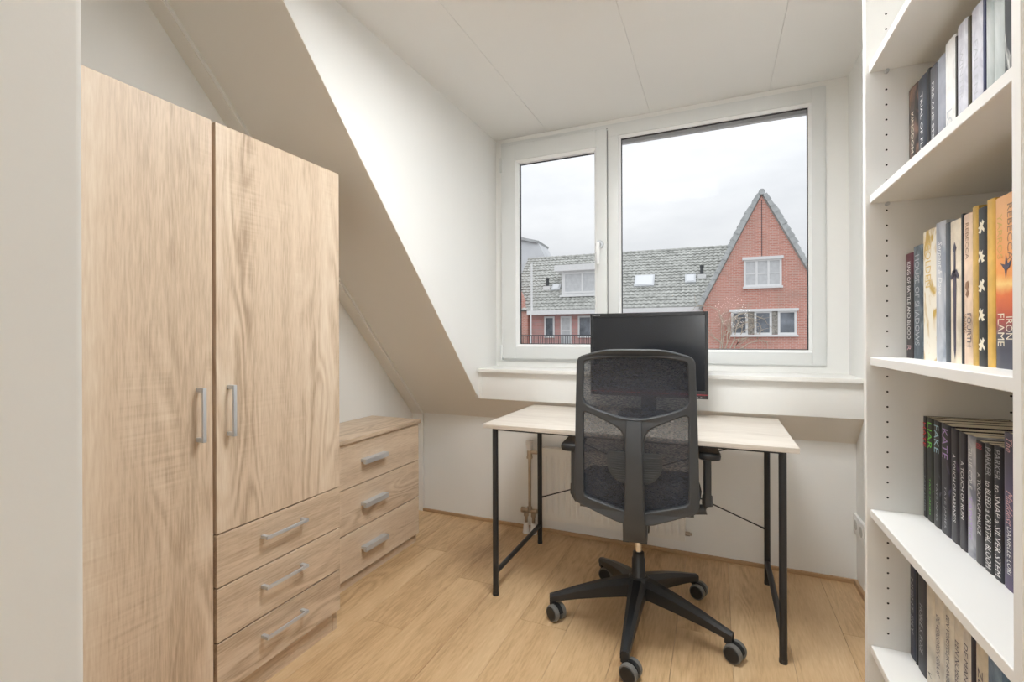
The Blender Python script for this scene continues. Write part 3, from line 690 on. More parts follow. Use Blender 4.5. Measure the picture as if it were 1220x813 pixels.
for xx in (px0 - 0.022, px0 + 0.022):
    L_(MB().tube((xx, py0, 0.0), (xx, py0, 0.125), 0.0085).tube((xx, py0, 0.095), (xx, py0, 0.118), 0.014, seg=6), 'feed_pipe', 'copper_pipe', ra)
    L_(MB().lathe((xx, py0, 0), [(0.021, 0.0), (0.019, 0.012), (0.014, 0.058), (0.010, 0.060)], 16), 'pipe_collar', 'socket_white', ra)

# ------------------------------------------------------------------ wall socket
so = thing('wall_socket', 'white double wall socket low on the right wall', 'socket', (XR, 2.50, 0.275))
for k_, yy in enumerate((-0.042, 0.042)):
    pt = MB().box(-0.012, 0, yy - 0.041, yy + 0.041, -0.041, 0.041, 0.003).build('plate', 'socket_white', so)
    MB().lathe((-0.0125, yy, 0), [(0.022, 0.0), (0.022, -0.001), (0.020, -0.0012), (0.0195, -0.0005)], 24, (1, 0, 0)).build('insert', 'joint_shadow', pt)

# ------------------------------------------------------------------ bookcase
BX0, BX1 = 0.293, XR - 0.004; by0, by1 = 0.668, 1.254; PT = 0.018
bc = thing('bookcase', 'tall white bookcase with open shelves on the right wall', 'bookcase', (0.43, 0.961, 0))
for a, b, nm in ((by0, by0 + PT, 'near white side panel of the bookcase'), (by1 - PT, by1, None)):
    o = L_(MB().box(BX0, BX1, a, b, 0, 2.06, 0.001, 1), 'side_panel', 'case_white', bc)
    if nm: o['label'] = nm
L_(MB().box(BX1 - 0.004, BX1, by0 + PT, by1 - PT, 0.06, 2.04), 'back_panel', 'case_white', bc)
SH = [0.457, 0.748, 1.073, 1.418, 1.698]
for z in SH + [0.12, 1.95]:
    L_(MB().box(BX0 + 0.007, BX1 - 0.005, by0 + PT + 0.0008, by1 - PT - 0.0008, z - 0.0175, z, 0.0012, 1), 'shelf', 'case_white', bc)
L_(MB().box(BX0, BX1 - 0.004, by0 + PT, by1 - PT, 2.042, 2.06), 'top_board', 'case_white', bc)
L_(MB().box(BX0 + 0.02, BX0 + 0.036, by0 + PT, by1 - PT, 0, 0.10), 'kick_board', 'case_white', bc)
hm = MB()
z = 0.20
while z < 1.98:
    if all(abs(z - s + 0.009) > 0.018 for s in SH):
        for xx in (BX0 + 0.037, BX1 - 0.045):
            hm.tube((xx, by1 - PT - 0.0004, z), (xx, by1 - PT + 0.004, z), 0.0021, seg=8)
            hm.tube((xx, by0 + PT + 0.0006, z), (xx, by0 + PT - 0.004, z), 0.0026, seg=8)
    z += 0.032
L_(hm, 'pin_holes', 'hole_dark', bc, kind='stuff')
for s_ in SH:
    for xx in (BX0 + 0.037, BX1 - 0.045):
        for yy, sg in ((by1 - PT, -1), (by0 + PT, 1)):
            L_(MB().tube((xx, yy, s_ - 0.0215), (xx, yy + sg * 0.009, s_ - 0.0215), 0.0038, seg=10), 'shelf_pin', 'aluminium', bc)

# ------------------------------------------------------------------ books
BC = {}
def bcol(rgb, rough=0.45):
    key = tuple(rgb)
    if key not in BC:
        BC[key] = mat('book_cover_%d' % len(BC), rgb, rough, noise=0.25, nscale=22, spec=0.4).name
    return BC[key]
def gradient_mat(name, stops, axis_z0, axis_z1, blotch=0.05, nscale=14.0):
    m = bpy.data.materials.new(name); m.use_nodes = True; t = m.node_tree; L = t.links; b = t.nodes['Principled BSDF']; b.inputs['Roughness'].default_value = 0.4
    co = t.nodes.new('ShaderNodeTexCoord'); sp = t.nodes.new('ShaderNodeSeparateXYZ'); L.new(co.outputs['Object'], sp.inputs[0])
    mr = t.nodes.new('ShaderNodeMapRange'); mr.inputs['From Min'].default_value = axis_z0; mr.inputs['From Max'].default_value = axis_z1
    n = t.nodes.new('ShaderNodeTexNoise'); n.inputs['Scale'].default_value = nscale; n.inputs['Detail'].default_value = 4; L.new(co.outputs['Object'], n.inputs['Vector'])
    ad = t.nodes.new('ShaderNodeMath'); ad.operation = 'MULTIPLY_ADD'; ad.inputs[1].default_value = blotch; L.new(n.outputs['Fac'], ad.inputs[0]); L.new(sp.outputs['Z'], ad.inputs[2]); L.new(ad.outputs[0], mr.inputs['Value'])
    r = t.nodes.new('ShaderNodeValToRGB'); e = r.color_ramp.elements
    e[0].position = stops[0][0]; e[0].color = (*stops[0][1], 1); e[1].position = stops[-1][0]; e[1].color = (*stops[-1][1], 1)
    for p, c_ in stops[1:-1]: q = e.new(p); q.color = (*c_, 1)
    L.new(mr.outputs[0], r.inputs[0]); L.new(r.outputs[0], b.inputs['Base Color']); MATS[name] = m; return name
def mottled(name, c1, c2, scale=30.0, lo=0.42, hi=0.58, stretch=(1, 1, 0.5)):
    m = bpy.data.materials.new(name); m.use_nodes = True; t = m.node_tree; L = t.links; b = t.nodes['Principled BSDF']; b.inputs['Roughness'].default_value = 0.4
    co = t.nodes.new('ShaderNodeTexCoord'); mp_ = t.nodes.new('ShaderNodeMapping'); mp_.inputs['Scale'].default_value = stretch; L.new(co.outputs['Object'], mp_.inputs[0])
    n = t.nodes.new('ShaderNodeTexNoise'); n.inputs['Scale'].default_value = scale; n.inputs['Detail'].default_value = 5; n.inputs['Distortion'].default_value = 1.2; L.new(mp_.outputs[0], n.inputs['Vector'])
    r = t.nodes.new('ShaderNodeValToRGB'); r.color_ramp.elements[0].position = lo; r.color_ramp.elements[0].color = (*c1, 1); r.color_ramp.elements[1].position = hi; r.color_ramp.elements[1].color = (*c2, 1)
    L.new(n.outputs['Fac'], r.inputs[0]); L.new(r.outputs[0], b.inputs['Base Color']); MATS[name] = m; return name
for nm, c_ in dict(print_white=(0.80, 0.80, 0.80), print_red=(0.75, 0.05, 0.07), print_green=(0.18, 0.75, 0.10), print_blue=(0.45, 0.66, 0.76), print_purple=(0.50, 0.36, 0.70), print_gold=(0.62, 0.43, 0.12), print_black=(0.02, 0.02, 0.02), print_dark=(0.07, 0.06, 0.09), print_grey=(0.42, 0.43, 0.46), print_cream=(0.80, 0.74, 0.60), print_brown=(0.30, 0.17, 0.10), print_pink=(0.70, 0.45, 0.48)).items(): mat(nm, c_, 0.45)
mottled('cover_brown_art', (0.012, 0.010, 0.010), (0.26, 0.15, 0.11), 34, 0.45, 0.72)
mottled('cover_gold_vine', (0.76, 0.72, 0.62), (0.50, 0.33, 0.07), 30, 0.50, 0.60)
mottled('cover_pale_art', (0.28, 0.31, 0.37), (0.62, 0.64, 0.68), 18, 0.40, 0.60, (1, 1, 0.4))
mottled('cover_teal_art', (0.045, 0.065, 0.085), (0.16, 0.20, 0.23), 40, 0.45, 0.68)
mottled('cover_purple_art', (0.012, 0.010, 0.018), (0.16, 0.075, 0.19), 30, 0.55, 0.75)
mottled('cover_black_red', (0.012, 0.011, 0.014), (0.20, 0.03, 0.05), 26, 0.60, 0.78)
mottled('cover_silver_art', (0.20, 0.21, 0.26), (0.62, 0.63, 0.68), 24, 0.38, 0.62)
mottled('cover_lavender', (0.42, 0.42, 0.48), (0.60, 0.60, 0.65), 50, 0.35, 0.65)
mottled('cover_greygreen', (0.24, 0.28, 0.27), (0.55, 0.57, 0.57), 14, 0.38, 0.66)
mottled('cover_ornament', (0.03, 0.035, 0.04), (0.60, 0.60, 0.57), 26, 0.52, 0.60)
mottled('cover_sheet_white', (0.60, 0.59, 0.57), (0.74, 0.73, 0.71), 40, 0.35, 0.65)
mottled('cover_blue_art', (0.06, 0.12, 0.24), (0.26, 0.38, 0.52), 24, 0.42, 0.62)
gradient_mat('cover_flame', [(0.0, (0.055, 0.062, 0.085)), (0.24, (0.075, 0.075, 0.10)), (0.34, (0.42, 0.07, 0.05)), (0.46, (0.72, 0.18, 0.05)), (0.53, (0.90, 0.62, 0.22)), (0.60, (0.82, 0.32, 0.08)), (1.0, (0.80, 0.44, 0.20))], 0.015, 0.245)
gradient_mat('cover_black_fade', [(0.0, (0.20, 0.02, 0.05)), (0.12, (0.02, 0.016, 0.018)), (0.85, (0.015, 0.013, 0.015)), (1.0, (0.09, 0.015, 0.03))], 0.0, 0.22)
gradient_mat('cover_dusk', [(0.0, (0.10, 0.06, 0.16)), (0.3, (0.05, 0.045, 0.085)), (0.7, (0.12, 0.11, 0.20)), (1.0, (0.07, 0.065, 0.11))], 0.0, 0.23)

DOWN = (0, 0, -1); RIGHT = (0, -1, 0)
def book(xs, y_far, y_near, z, hgt, cover, label, group, texts=(), depth=0.135, art=None):
    """spine at x = xs facing the room; y_far -> y_near is the thickness; origin at the foot of the spine"""
    t = y_far - y_near; yc = (y_far + y_near) / 2
    root = thing('book', label, 'book', (xs, yc, z), 0, group)
    cv = MATS[cover]; e = 0.0004; hh = t / 2 - e; bt_ = min(0.0009 if hgt < 0.235 else 0.002, hh * 0.3)
    depth = min(depth, XR - 0.012 - xs)
    mb = MB()
    # spine (slightly rounded) with the two boards
    prof = [(depth, -hh), (0.0022, -hh), (0.0006, -hh * 0.80), (0.0, -hh * 0.4), (0.0, hh * 0.4), (0.0006, hh * 0.80), (0.0022, hh), (depth, hh), (depth, hh - bt_), (0.0035, hh - bt_), (0.0035, -hh + bt_), (depth, -hh + bt_)]
    mb.prism(prof, lambda a, b: Vector((a, b, 0.0)), lambda a, b: Vector((a, b, hgt)))
    mb.build('cover', cv, root)
    MB().box(0.0036, depth - 0.003, -hh + bt_ + 0.0001, hh - bt_ - 0.0001, 0.001, hgt - 0.0008).build('pages', 'page_paper', root)
    for tx in texts:
        s, m, top, ln, wd = tx[:5]
        off = tx[5] if len(tx) > 5 else 0.0
        lettering('lettering', s, m, root, (-0.0003, -off * t, hgt * (1 - top)), DOWN, RIGHT, ln * hgt, wd * t, tx[6] if len(tx) > 6 else 0.0)
    if art: art(root, hgt, t)
    return root
def emblem(name, pts, m, parent, w_, z_, ox=0.0):
    """flat printed mark on a spine: outline in units of the spine width (right, up)"""
    mb = MB(); mb.bm.faces.new([mb.bm.verts.new(Vector((-0.0003, -(p[0] * w_ + ox), z_ + p[1] * w_))) for p in pts]); return mb.build(name, m, parent)

G2, G3, G4, G5 = 'books on the shelf above eye level', 'books on the eye level shelf', 'paperbacks on the shelf below eye level', 'books on the lowest shelf in view'
# upper shelf
Yb = [1.2345, 1.184, 1.140, 1.125, 1.093, 1.062, 1.022, 1.016, 0.980, 0.969, 0.933, 0.924, 0.903, 0.877, 0.845]
U = [('cover_brown_art', 0.206, 'book with brown figure art, farthest left above eye level', [('KINGDOM', 'print_cream', 0.25, 0.4, 0.25)]),
     (bcol((0.030, 0.036, 0.050)), 0.203, 'dark navy book with white title ending in FLAME', [('TRIAL OF FLAME', 'print_white', 0.15, 0.70, 0.24)]),
     (bcol((0.010, 0.010, 0.012)), 0.203, 'thin black book right of the dark navy FLAME book', []),
     (bcol((0.075, 0.075, 0.088)), 0.197, 'charcoal book with white title, above eye level', [('FIRE AND STORM', 'print_white', 0.15, 0.66, 0.26)]),
     (bcol((0.26, 0.27, 0.31)), 0.196, 'plain slate grey book, above eye level', []),
     ('cover_sheet_white', 0.206, 'off-white book with grey title, above eye level', [('LOVE', 'print_grey', 0.58, 0.3, 0.5)]),
     (bcol((0.05, 0.045, 0.04)), 0.199, 'very thin dark book beside the off-white one', []),
     ('cover_lavender', 0.209, 'lavender grey book nearer the off-white book', [('WINTER', 'print_grey', 0.2, 0.4, 0.3)]),
     (bcol((0.06, 0.048, 0.025)), 0.204, 'thin dark gold book between two lavender grey ones', []),
     ('cover_lavender', 0.206, 'lavender grey book nearer the thin blue one', [('FALLEN', 'print_grey', 0.25, 0.4, 0.3)]),
     (bcol((0.022, 0.025, 0.075)), 0.206, 'thin deep blue book above eye level', []),
     ('cover_greygreen', 0.200, 'grey-green book beside the thin deep blue one', []),
     ('cover_greygreen', 0.203, 'broad silvery grey book above eye level', []),
     ('cover_ornament', 0.205, 'dark book with silver ornament, nearest above eye level', [])]
for i, (cv, hg, lb, tx) in enumerate(U): book(0.366, Yb[i], Yb[i + 1], SH[3], hg, cv, lb, G2, tx)
# eye level shelf
Yb = [1.2350, 1.195, 1.147, 1.089, 1.048, 1.031, 0.990, 0.982, 0.954, 0.937, 0.911, 0.890, 0.828]
def sword(root, hgt, t):
    emblem('sword_blade', [(-0.16, 0), (0.16, 0), (0.10, -3.2), (0.0, -3.6), (-0.10, -3.2)], 'print_dark', root, t * 0.95, hgt * 0.62)
    emblem('sword_guard', [(-0.38, -0.12), (-0.20, 0.14), (0.20, 0.14), (0.38, -0.12), (0.30, -0.26), (0.0, -0.08), (-0.30, -0.26)], 'print_dark', root, t * 0.95, hgt * 0.63)
    emblem('sword_grip', [(-0.10, 0), (0.10, 0), (0.08, 0.9), (0.18, 1.05), (0.0, 1.35), (-0.18, 1.05), (-0.08, 0.9)], 'print_dark', root, t * 0.95, hgt * 0.63)
def beasts(root, hgt, t):
    sh = [(-0.35, -0.30), (-0.05, -0.38), (0.05, -0.15), (0.30, -0.35), (0.34, -0.18), (0.15, 0.02), (0.32, 0.22), (0.12, 0.40), (0.05, 0.20), (-0.18, 0.34), (-0.10, 0.08), (-0.38, -0.02), (-0.15, -0.14)]
    for i_ in range(5):
        s_ = 1 if i_ % 2 == 0 else -1
        emblem('beast_print', [(a * s_, b) for a, b in (sh if s_ > 0 else sh[::-1])], 'print_cream', root, t * 1.0, hgt * (0.14 + 0.185 * i_))
def dragon(root, hgt, t):
    emblem('dragon_print', [(-0.30, 0.12), (-0.05, 0.05), (0.0, 0.38), (0.10, 0.06), (0.34, 0.20), (0.20, -0.05), (0.05, -0.12), (0.0, -0.40), (-0.07, -0.10)], 'print_dark', root, t * 0.75, hgt * 0.59)
def swirl(root, hgt, t):
    emblem('figure_print', [(-0.2, 0.5), (0.15, 0.6), (0.3, 0.2), (0.1, 0.0), (0.32, -0.3), (0.0, -0.6), (-0.25, -0.35), (-0.05, -0.1), (-0.3, 0.15)], 'print_brown', root, t * 0.8, hgt * 0.50)
U = [('cover_black_fade', 0.214, 'black and maroon book, farthest left at eye level', [('KING OF BATTLE AND BLOOD', 'print_white', 0.08, 0.74, 0.42), ('R', 'print_pink', 0.88, 0.05, 0.5)]),
     ('cover_teal_art', 0.222, 'dark teal book with grey title beside the maroon one', [('HOUSE OF SHADOWS', 'print_grey', 0.08, 0.80, 0.46)]),
     ('cover_gold_vine', 0.242, 'cream book covered in gold vines at eye level', [('GOLDEN', 'print_gold', 0.10, 0.34, 0.42)]),
     ('cover_pale_art', 0.246, 'tall grey-blue book with white script title', [('Serpent & Dove', 'print_white', 0.14, 0.38, 0.48, 0.0, 0.3)]),
     (bcol((0.09, 0.105, 0.125)), 0.238, 'thin slate book left of the sword book', []),
     (bcol((0.70, 0.62, 0.50)), 0.236, 'cream book with a dark upright sword on its spine', [], sword),
     (bcol((0.035, 0.037, 0.045)), 0.241, 'thin charcoal book right of the sword book', []),
     (bcol((0.74, 0.57, 0.44)), 0.237, 'pinkish cream book with spine title FOURTH WING', [('REBECCA', 'print_brown', 0.06, 0.24, 0.34), ('YARROS', 'print_brown', 0.06, 0.2, 0.0001), ('FOURTH', 'print_dark', 0.66, 0.22, 0.46, 0.20), ('WING', 'print_brown', 0.66, 0.13, 0.34, -0.26)], swirl),
     (bcol((0.55, 0.36, 0.10)), 0.243, 'thin ochre book beside FOURTH WING', []),
     (bcol((0.040, 0.042, 0.045)), 0.236, 'charcoal book with five pale beasts on its spine', [], beasts),
     (bcol((0.68, 0.43, 0.11)), 0.242, 'golden yellow book left of the flame coloured one', []),
     ('cover_flame', 0.238, 'thick orange to black book with title IRON FLAME', [('REBECCA', 'print_brown', 0.06, 0.32, 0.20, 0.16), ('YARROS', 'print_gold', 0.10, 0.26, 0.20, -0.24), ('IRON', 'print_cream', 0.70, 0.13, 0.26, 0.12), ('FLAME', 'print_cream', 0.68, 0.19, 0.26, -0.20)], dragon)]
for i, q in enumerate(U):
    tx = [x_ for x_ in q[3] if x_[4] > 0.01]
    book(0.361, Yb[i], Yb[i + 1], SH[2], q[1], q[0], q[2], G3, tx, 0.15, q[4] if len(q) > 4 else None)
# shelf below eye level
Yb = [1.2352, 1.216, 1.185, 1.152, 1.110, 1.078, 1.048, 1.021, 0.991, 0.964, 0.937, 0.902]
mottled('cover_green_flecks', (0.012, 0.015, 0.013), (0.10, 0.30, 0.07), 60, 0.60, 0.74, (1, 1, 0.35))
mottled('cover_grey_flecks', (0.014, 0.015, 0.019), (0.20, 0.20, 0.26), 55, 0.58, 0.74, (1, 1, 0.35))
mottled('cover_violet_flecks', (0.018, 0.017, 0.026), (0.15, 0.13, 0.25), 45, 0.56, 0.74, (1, 1, 0.35))
def pb_(c_): return bcol(c_, 0.35)
U = [('cover_black_red', 0.205, 'black paperback with red title HATE', [('HATE', 'print_red', 0.06, 0.24, 0.74), ('TATE JAMES', 'print_grey', 0.58, 0.36, 0.30)]),
     ('cover_green_flecks', 0.205, 'black paperback with green title LIAR', [('LIAR', 'print_green', 0.04, 0.26, 0.62), ('TATE JAMES', 'print_green', 0.58, 0.36, 0.22)]),
     ('cover_grey_flecks', 0.205, 'black paperback with pale blue title FAKE', [('FAKE', 'print_blue', 0.04, 0.26, 0.62), ('TATE JAMES', 'print_grey', 0.58, 0.36, 0.22)]),
     ('cover_violet_flecks', 0.205, 'black paperback with purple title KATE', [('KATE', 'print_purple', 0.04, 0.27, 0.52), ('TATE JAMES', 'print_grey', 0.56, 0.38, 0.22)]),
     ('cover_purple_art', 0.203, 'black paperback titled A TOUCH OF DARKNESS', [('A TOUCH OF DARKNESS', 'print_white', 0.22, 0.60, 0.34)]),
     (pb_((0.018, 0.015, 0.024)), 0.202, 'black paperback titled A TOUCH OF RUIN', [('A TOUCH OF RUIN', 'print_white', 0.24, 0.50, 0.36)]),
     ('cover_silver_art', 0.203, 'silvery paperback between RUIN and MALICE', [('TILLIE COLE', 'print_white', 0.10, 0.34, 0.46), ('TAINTED', 'print_purple', 0.50, 0.36, 0.42)]),
     (pb_((0.020, 0.018, 0.022)), 0.199, 'black paperback titled A TOUCH OF MALICE', [('||||', 'print_red', 0.02, 0.04, 0.6), ('A TOUCH OF MALICE', 'print_white', 0.26, 0.50, 0.34)]),
     (pb_((0.016, 0.017, 0.020)), 0.201, 'black paperback with dense white title, beside MALICE', [('PARKER', 'print_grey', 0.03, 0.22, 0.6), ('to BLEED a CRYSTAL BLOOM', 'print_white', 0.29, 0.68, 0.6)]),
     (pb_((0.014, 0.015, 0.024)), 0.203, 'black paperback with dense white title, beside the tall purple one', [('PARKER', 'print_grey', 0.03, 0.22, 0.6), ('to SNAP a SILVER STEM', 'print_white', 0.29, 0.68, 0.6)]),
     ('cover_dusk', 0.228, 'tall dusk purple paperback nearest on the shelf below eye level', [('The', 'print_pink', 0.03, 0.09, 0.45, 0.0, 0.3), ('Maddest', 'print_pink', 0.37, 0.22, 0.5, 0.0, 0.3), ('DANIELLE LORI', 'print_white', 0.60, 0.30, 0.32)])]
for i, q in enumerate(U): book(0.389, Yb[i], Yb[i + 1], SH[1], q[1], q[0], q[2], G4, q[3], 0.135)
# lowest shelf in view
Yb = [1.2352, 1.204, 1.194, 1.152, 1.113, 1.078, 1.037, 1.004, 0.976, 0.962, 0.927, 0.890]
U = [(bcol((0.030, 0.036, 0.062)), 0.190, 'navy book, farthest left on the lowest shelf', [('NIGHT SKY', 'print_grey', 0.14, 0.6, 0.4)]),
     (bcol((0.012, 0.013, 0.016)), 0.186, 'thin black book on the lowest shelf', []),
     (bcol((0.040, 0.040, 0.050)), 0.190, 'charcoal book on the lowest shelf, left of the cream ones', [('NOBLE S. ROSE', 'print_grey', 0.30, 0.5, 0.36)]),
     (bcol((0.66, 0.61, 0.52)), 0.200, 'first cream book on the lowest shelf, beside the charcoal one', [('V', 'print_black', 0.86, 0.05, 0.4)]),
     (bcol((0.68, 0.63, 0.55)), 0.196, 'second cream book from the charcoal one, lowest shelf', [('DE VERLOREN GRAAF', 'print_dark', 0.22, 0.56, 0.40)]),
     (bcol((0.70, 0.66, 0.58)), 0.202, 'third cream book from the charcoal one, lowest shelf', [('EEN VORSTELIJK AANBOD', 'print_dark', 0.14, 0.64, 0.42), ('A', 'print_black', 0.90, 0.05, 0.4)]),
     (bcol((0.70, 0.655, 0.575)), 0.198, 'fourth cream book from the charcoal one, lowest shelf', [('EEN NOBEL STREVEN', 'print_dark', 0.24, 0.66, 0.44)]),
     (bcol((0.69, 0.65, 0.60)), 0.200, 'pale cream book left of the thin dark one, lowest shelf', [('DE MAN VAN', 'print_dark', 0.18, 0.5, 0.44)]),
     (bcol((0.030, 0.028, 0.042)), 0.203, 'thin dark book between cream ones on the lowest shelf', []),
     (bcol((0.67, 0.61, 0.50)), 0.196, 'yellowish cream book beside the blue one, lowest shelf', [('ZEEN', 'print_dark', 0.22, 0.3, 0.4)]),
     ('cover_blue_art', 0.198, 'blue patterned book nearest on the lowest shelf', [])]
for i, q in enumerate(U): book(0.366, Yb[i], Yb[i + 1], SH[0], q[1], q[0], q[2], G5, q[3], 0.14)

# ------------------------------------------------------------------ across the street
P0 = (1.852, 24.0, 0.0); ROT = R(3)
gr = MB().box(-60, 60, 3.2, 90, -6.3, -6.2).build('ground', 'ground_paving'); struct(gr, 'street paving far below the window')
gh = thing('gable_house', 'red brick house with steep pointed gable across the street', 'house', P0, ROT)
AP, EV, HWD = 7.42, 2.55, 2.44
MB().prism([(-HWD, -6.2), (HWD, -6.2), (HWD, EV), (0, AP), (-HWD, EV)], lambda a, b: Vector((a, 0.0, b)), lambda a, b: Vector((a, 6.5, b))).build('brick_wall', 'far_brick', gh)
rise = (AP - EV) / HWD; ln_ = math.hypot(HWD, AP - EV); ux, uz = HWD / ln_, (AP - EV) / ln_
for s in (-1, 1):
    # roof slab
    pr = [(s * 0.0, AP + 0.02), (s * (HWD + 0.10), EV - 0.18), (s * (HWD + 0.20), EV - 0.14), (0.0, AP + 0.22)]
    rs_ = MB().prism(pr, lambda a, b: Vector((a, 0.02, b)), lambda a, b: Vector((a, 6.6, b))).build('roof', 'far_tile', gh)
    # verge tiles stepping up the rake
    nT = 17
    for i in range(nT):
        d0, d1 = i * ln_ / nT, (i + 1) * ln_ / nT + 0.03
        q0 = (s * (HWD - ux * d0 + 0.06), EV + uz * d0 - 0.02); q1 = (s * (HWD - ux * d1 + 0.06), EV + uz * d1 - 0.02)
        th = 0.20 + (0.06 if 9 <= i <= 14 else 0.0)
        nx_, nz_ = s * uz * th, ux * th
        pr = [q0, q1, (q1[0] + nx_ * 0.82, q1[1] + nz_ * 0.82), (q0[0] + nx_, q0[1] + nz_)]
        MB().prism(pr, lambda a, b: Vector((a, -0.10, b)), lambda a, b: Vector((a, 0.25, b))).build('verge_tile', 'verge_tile', gh)
MB().tube((0, -0.12, AP + 0.14), (0, 6.6, AP + 0.14), 0.13, seg=12).build('ridge_cap', 'verge_tile', gh)
MB().box(-0.012, 0.012, -0.012, 0.0, 4.66, 7.2).build('wall_seam', 'far_dark', gh)
def house_window(root, x0, x1, z0, z1, cols, trans=None, y=-0.05, fw=0.09, glass='glass_far'):
    f = MB(); frame_rect(f, x0, x1, z0, z1, (fw,) * 4, y, y + 0.10, 0.0)
    cw = (x1 - x0 - fw) / cols
    for i in range(1, cols): f.box(x0 + fw / 2 + i * cw - fw / 2, x0 + fw / 2 + i * cw + fw / 2, y, y + 0.10, z0 + fw, z1 - fw)
    o = f.build('window', 'far_white', root)
    for i in range(cols):
        xa, xb = x0 + fw + i * cw + 0.0, x0 + i * cw + cw
        if trans:
            MB().box(xa, xb, y + 0.02, y + 0.06, z0 + (z1 - z0) * trans - 0.02, z0 + (z1 - z0) * trans + 0.02).build('glazing_bar', 'far_white', o)
        MB().box(xa, xb, y + 0.035, y + 0.046, z0 + fw, z1 - fw).build('pane', glass, o)
    return o
wn_ = house_window(gh, -0.74, 0.78, 3.32, 4.55, 3, 0.47, glass='curtain_far')
MB().box(-0.80, 0.84, -0.13, 0.0, 4.53, 4.66).build('lintel', 'far_white', gh); MB().box(-0.78, 0.82, -0.13, 0.0, 3.24, 3.33).build('sill', 'far_white', gh)
for x0, x1 in ((-1.27, -0.58), (-0.32, 0.38), (0.62, 1.35)):
    wo = house_window(gh, x0, x1, 1.16, 2.22, 1)
    xm = (x0 + x1) / 2
    MB().box(x0 + 0.16, xm + 0.18, -0.012, -0.008, 1.62, 1.74).build('blind', 'curtain_far', wo)
for x0, x1 in ((-0.58, -0.32), (0.38, 0.62)): MB().box(x0, x1, -0.03, 0.0, 1.18, 2.2).build('stone_pier', 'far_stone', gh)
MB().box(-1.34, 1.42, -0.12, 0.0, 2.20, 2.32).build('lintel', 'far_white', gh); MB().box(-1.30, 1.40, -0.12, 0.0, 1.07, 1.16).build('sill', 'far_white', gh)
MB().box(-2.7, 3.2, -0.35, 0.0, 0.30, 0.50).build('ledge', 'far_zinc', gh)
vine = thing('climbing_vine', 'bare pale climbing vine on the brick gable', 'vine', P0, ROT)
rv = random.Random(3)
def twig(p, ang, ln, r, depth_, mb):
    pts_ = [p]; a = ang
    for i in range(6):
        a += rv.uniform(-0.35, 0.35)
        q = pts_[-1]; pts_.append((q[0] + math.cos(a) * ln / 6, q[1], q[2] + math.sin(a) * ln / 6))
        if depth_ > 0 and rv.random() < 0.55: twig(pts_[-1], a + rv.choice((-1, 1)) * rv.uniform(0.4, 1.0), ln * 0.55, r * 0.6, depth_ - 1, mb)
    mb.path(pts_, [r * (1 - 0.09 * i) for i in range(7)], 4)
for x_, a_, l_ in ((-1.75, 1.6, 1.9), (-1.65, 1.3, 1.7), (-1.5, 1.75, 1.6), (-1.35, 1.1, 1.5), (-1.2, 0.9, 1.3), (-1.55, 1.45, 2.1), (-1.0, 0.8, 1.0)):
    tm_ = MB(); twig((x_, -0.10, 0.45), a_, l_, 0.026, 2, tm_); tm_.build('stem', 'far_twig', vine)

# row of houses with the long tiled roof
rh = thing('row_house', 'long grey tiled roof of a terrace across the street', 'house', P0, ROT)
RO0, RO1, RZ0, RZ1 = 0.62, 4.62, 2.52, 5.95
U0, U1 = -12.6, -0.6
N_R, TW = 19, 0.235
ncol = int((U1 - U0) / TW)
tl = MB()
d_r = Vector((0, RO1 - RO0, RZ1 - RZ0)); n_r = Vector((0, -d_r.z, d_r.y)).normalized()
for i in range(N_R):
    v0, v1 = i / N_R, (i + 1) / N_R + 0.004
    rows = [[], [], []]
    for j in range(ncol * 4 + 1):
        u = U0 + j * TW / 4; w_ = (0.0, 0.035, 0.05, 0.02)[j % 4]
        base0 = Vector((u, RO0, RZ0)) + d_r * v0; base1 = Vector((u, RO0, RZ0)) + d_r * v1
        rows[0].append(tl.bm.verts.new(base0 + n_r * 0.0)); rows[1].append(tl.bm.verts.new(base0 + n_r * (0.055 + w_))); rows[2].append(tl.bm.verts.new(base1 + n_r * (0.005 + w_ * 0.9)))
    for a, b in ((0, 1), (1, 2)):
        for j in range(ncol * 4): tl.bm.faces.new((rows[a][j], rows[a][j + 1], rows[b][j + 1], rows[b][j]))
tl.build('roof_tiles', 'far_tile', rh, kind='stuff', sharp=30)
rd = MB()
MB().prism([(RO0, RZ0 - 0.02), (RO1, RZ1 - 0.02), (RO1 + 4.0, RZ0 - 0.02)], lambda a, b: Vector((U0, a, b)), lambda a, b: Vector((U1, a, b))).build('roof_body', 'far_dark', rh)
for i in range(30):
    u = U0 + i * (U1 - U0) / 30
    MB().tube((u, RO1 + 0.02, RZ1 + 0.04), (u + (U1 - U0) / 30 + 0.02, RO1 + 0.02, RZ1 + 0.05), 0.10, 0.11, 8).build('ridge_tile', 'far_tile', rh)
MB().box(-11.25, -2.15, RO0 - 0.30, RO0 + 0.02, 2.28, 2.50, 0.0).build('gutter', 'far_white', rh)
MB().box(-11.2, -2.4, 1.0, 1.2, -6.2, 2.4).build('facade', 'far_cladding', rh)
MB().tube((-11.05, RO0 - 0.05, 2.30), (-11.05, RO0 - 0.05, 5.05), 0.06, seg=8).build('vertical_pipe', 'far_white', rh)
def on_roof(u, off): return Vector((u, off, RZ0 + (off - RO0) * (RZ1 - RZ0) / (RO1 - RO0)))
def skylight(u0, u1, o0, o1):
    f = lambda h_: (lambda a, b: on_roof(a, b) + n_r * h_)
    s_ = MB().prism([(u0 - 0.08, o0 - 0.06), (u1 + 0.08, o0 - 0.06), (u1 + 0.08, o1 + 0.06), (u0 - 0.08, o1 + 0.06)], f(0.0), f(0.13)).build('skylight', 'far_zinc', rh)
    MB().prism([(u0, o0), (u1, o0), (u1, o1), (u0, o1)], f(0.12), f(0.15)).build('pane', 'skylight_glass', s_)
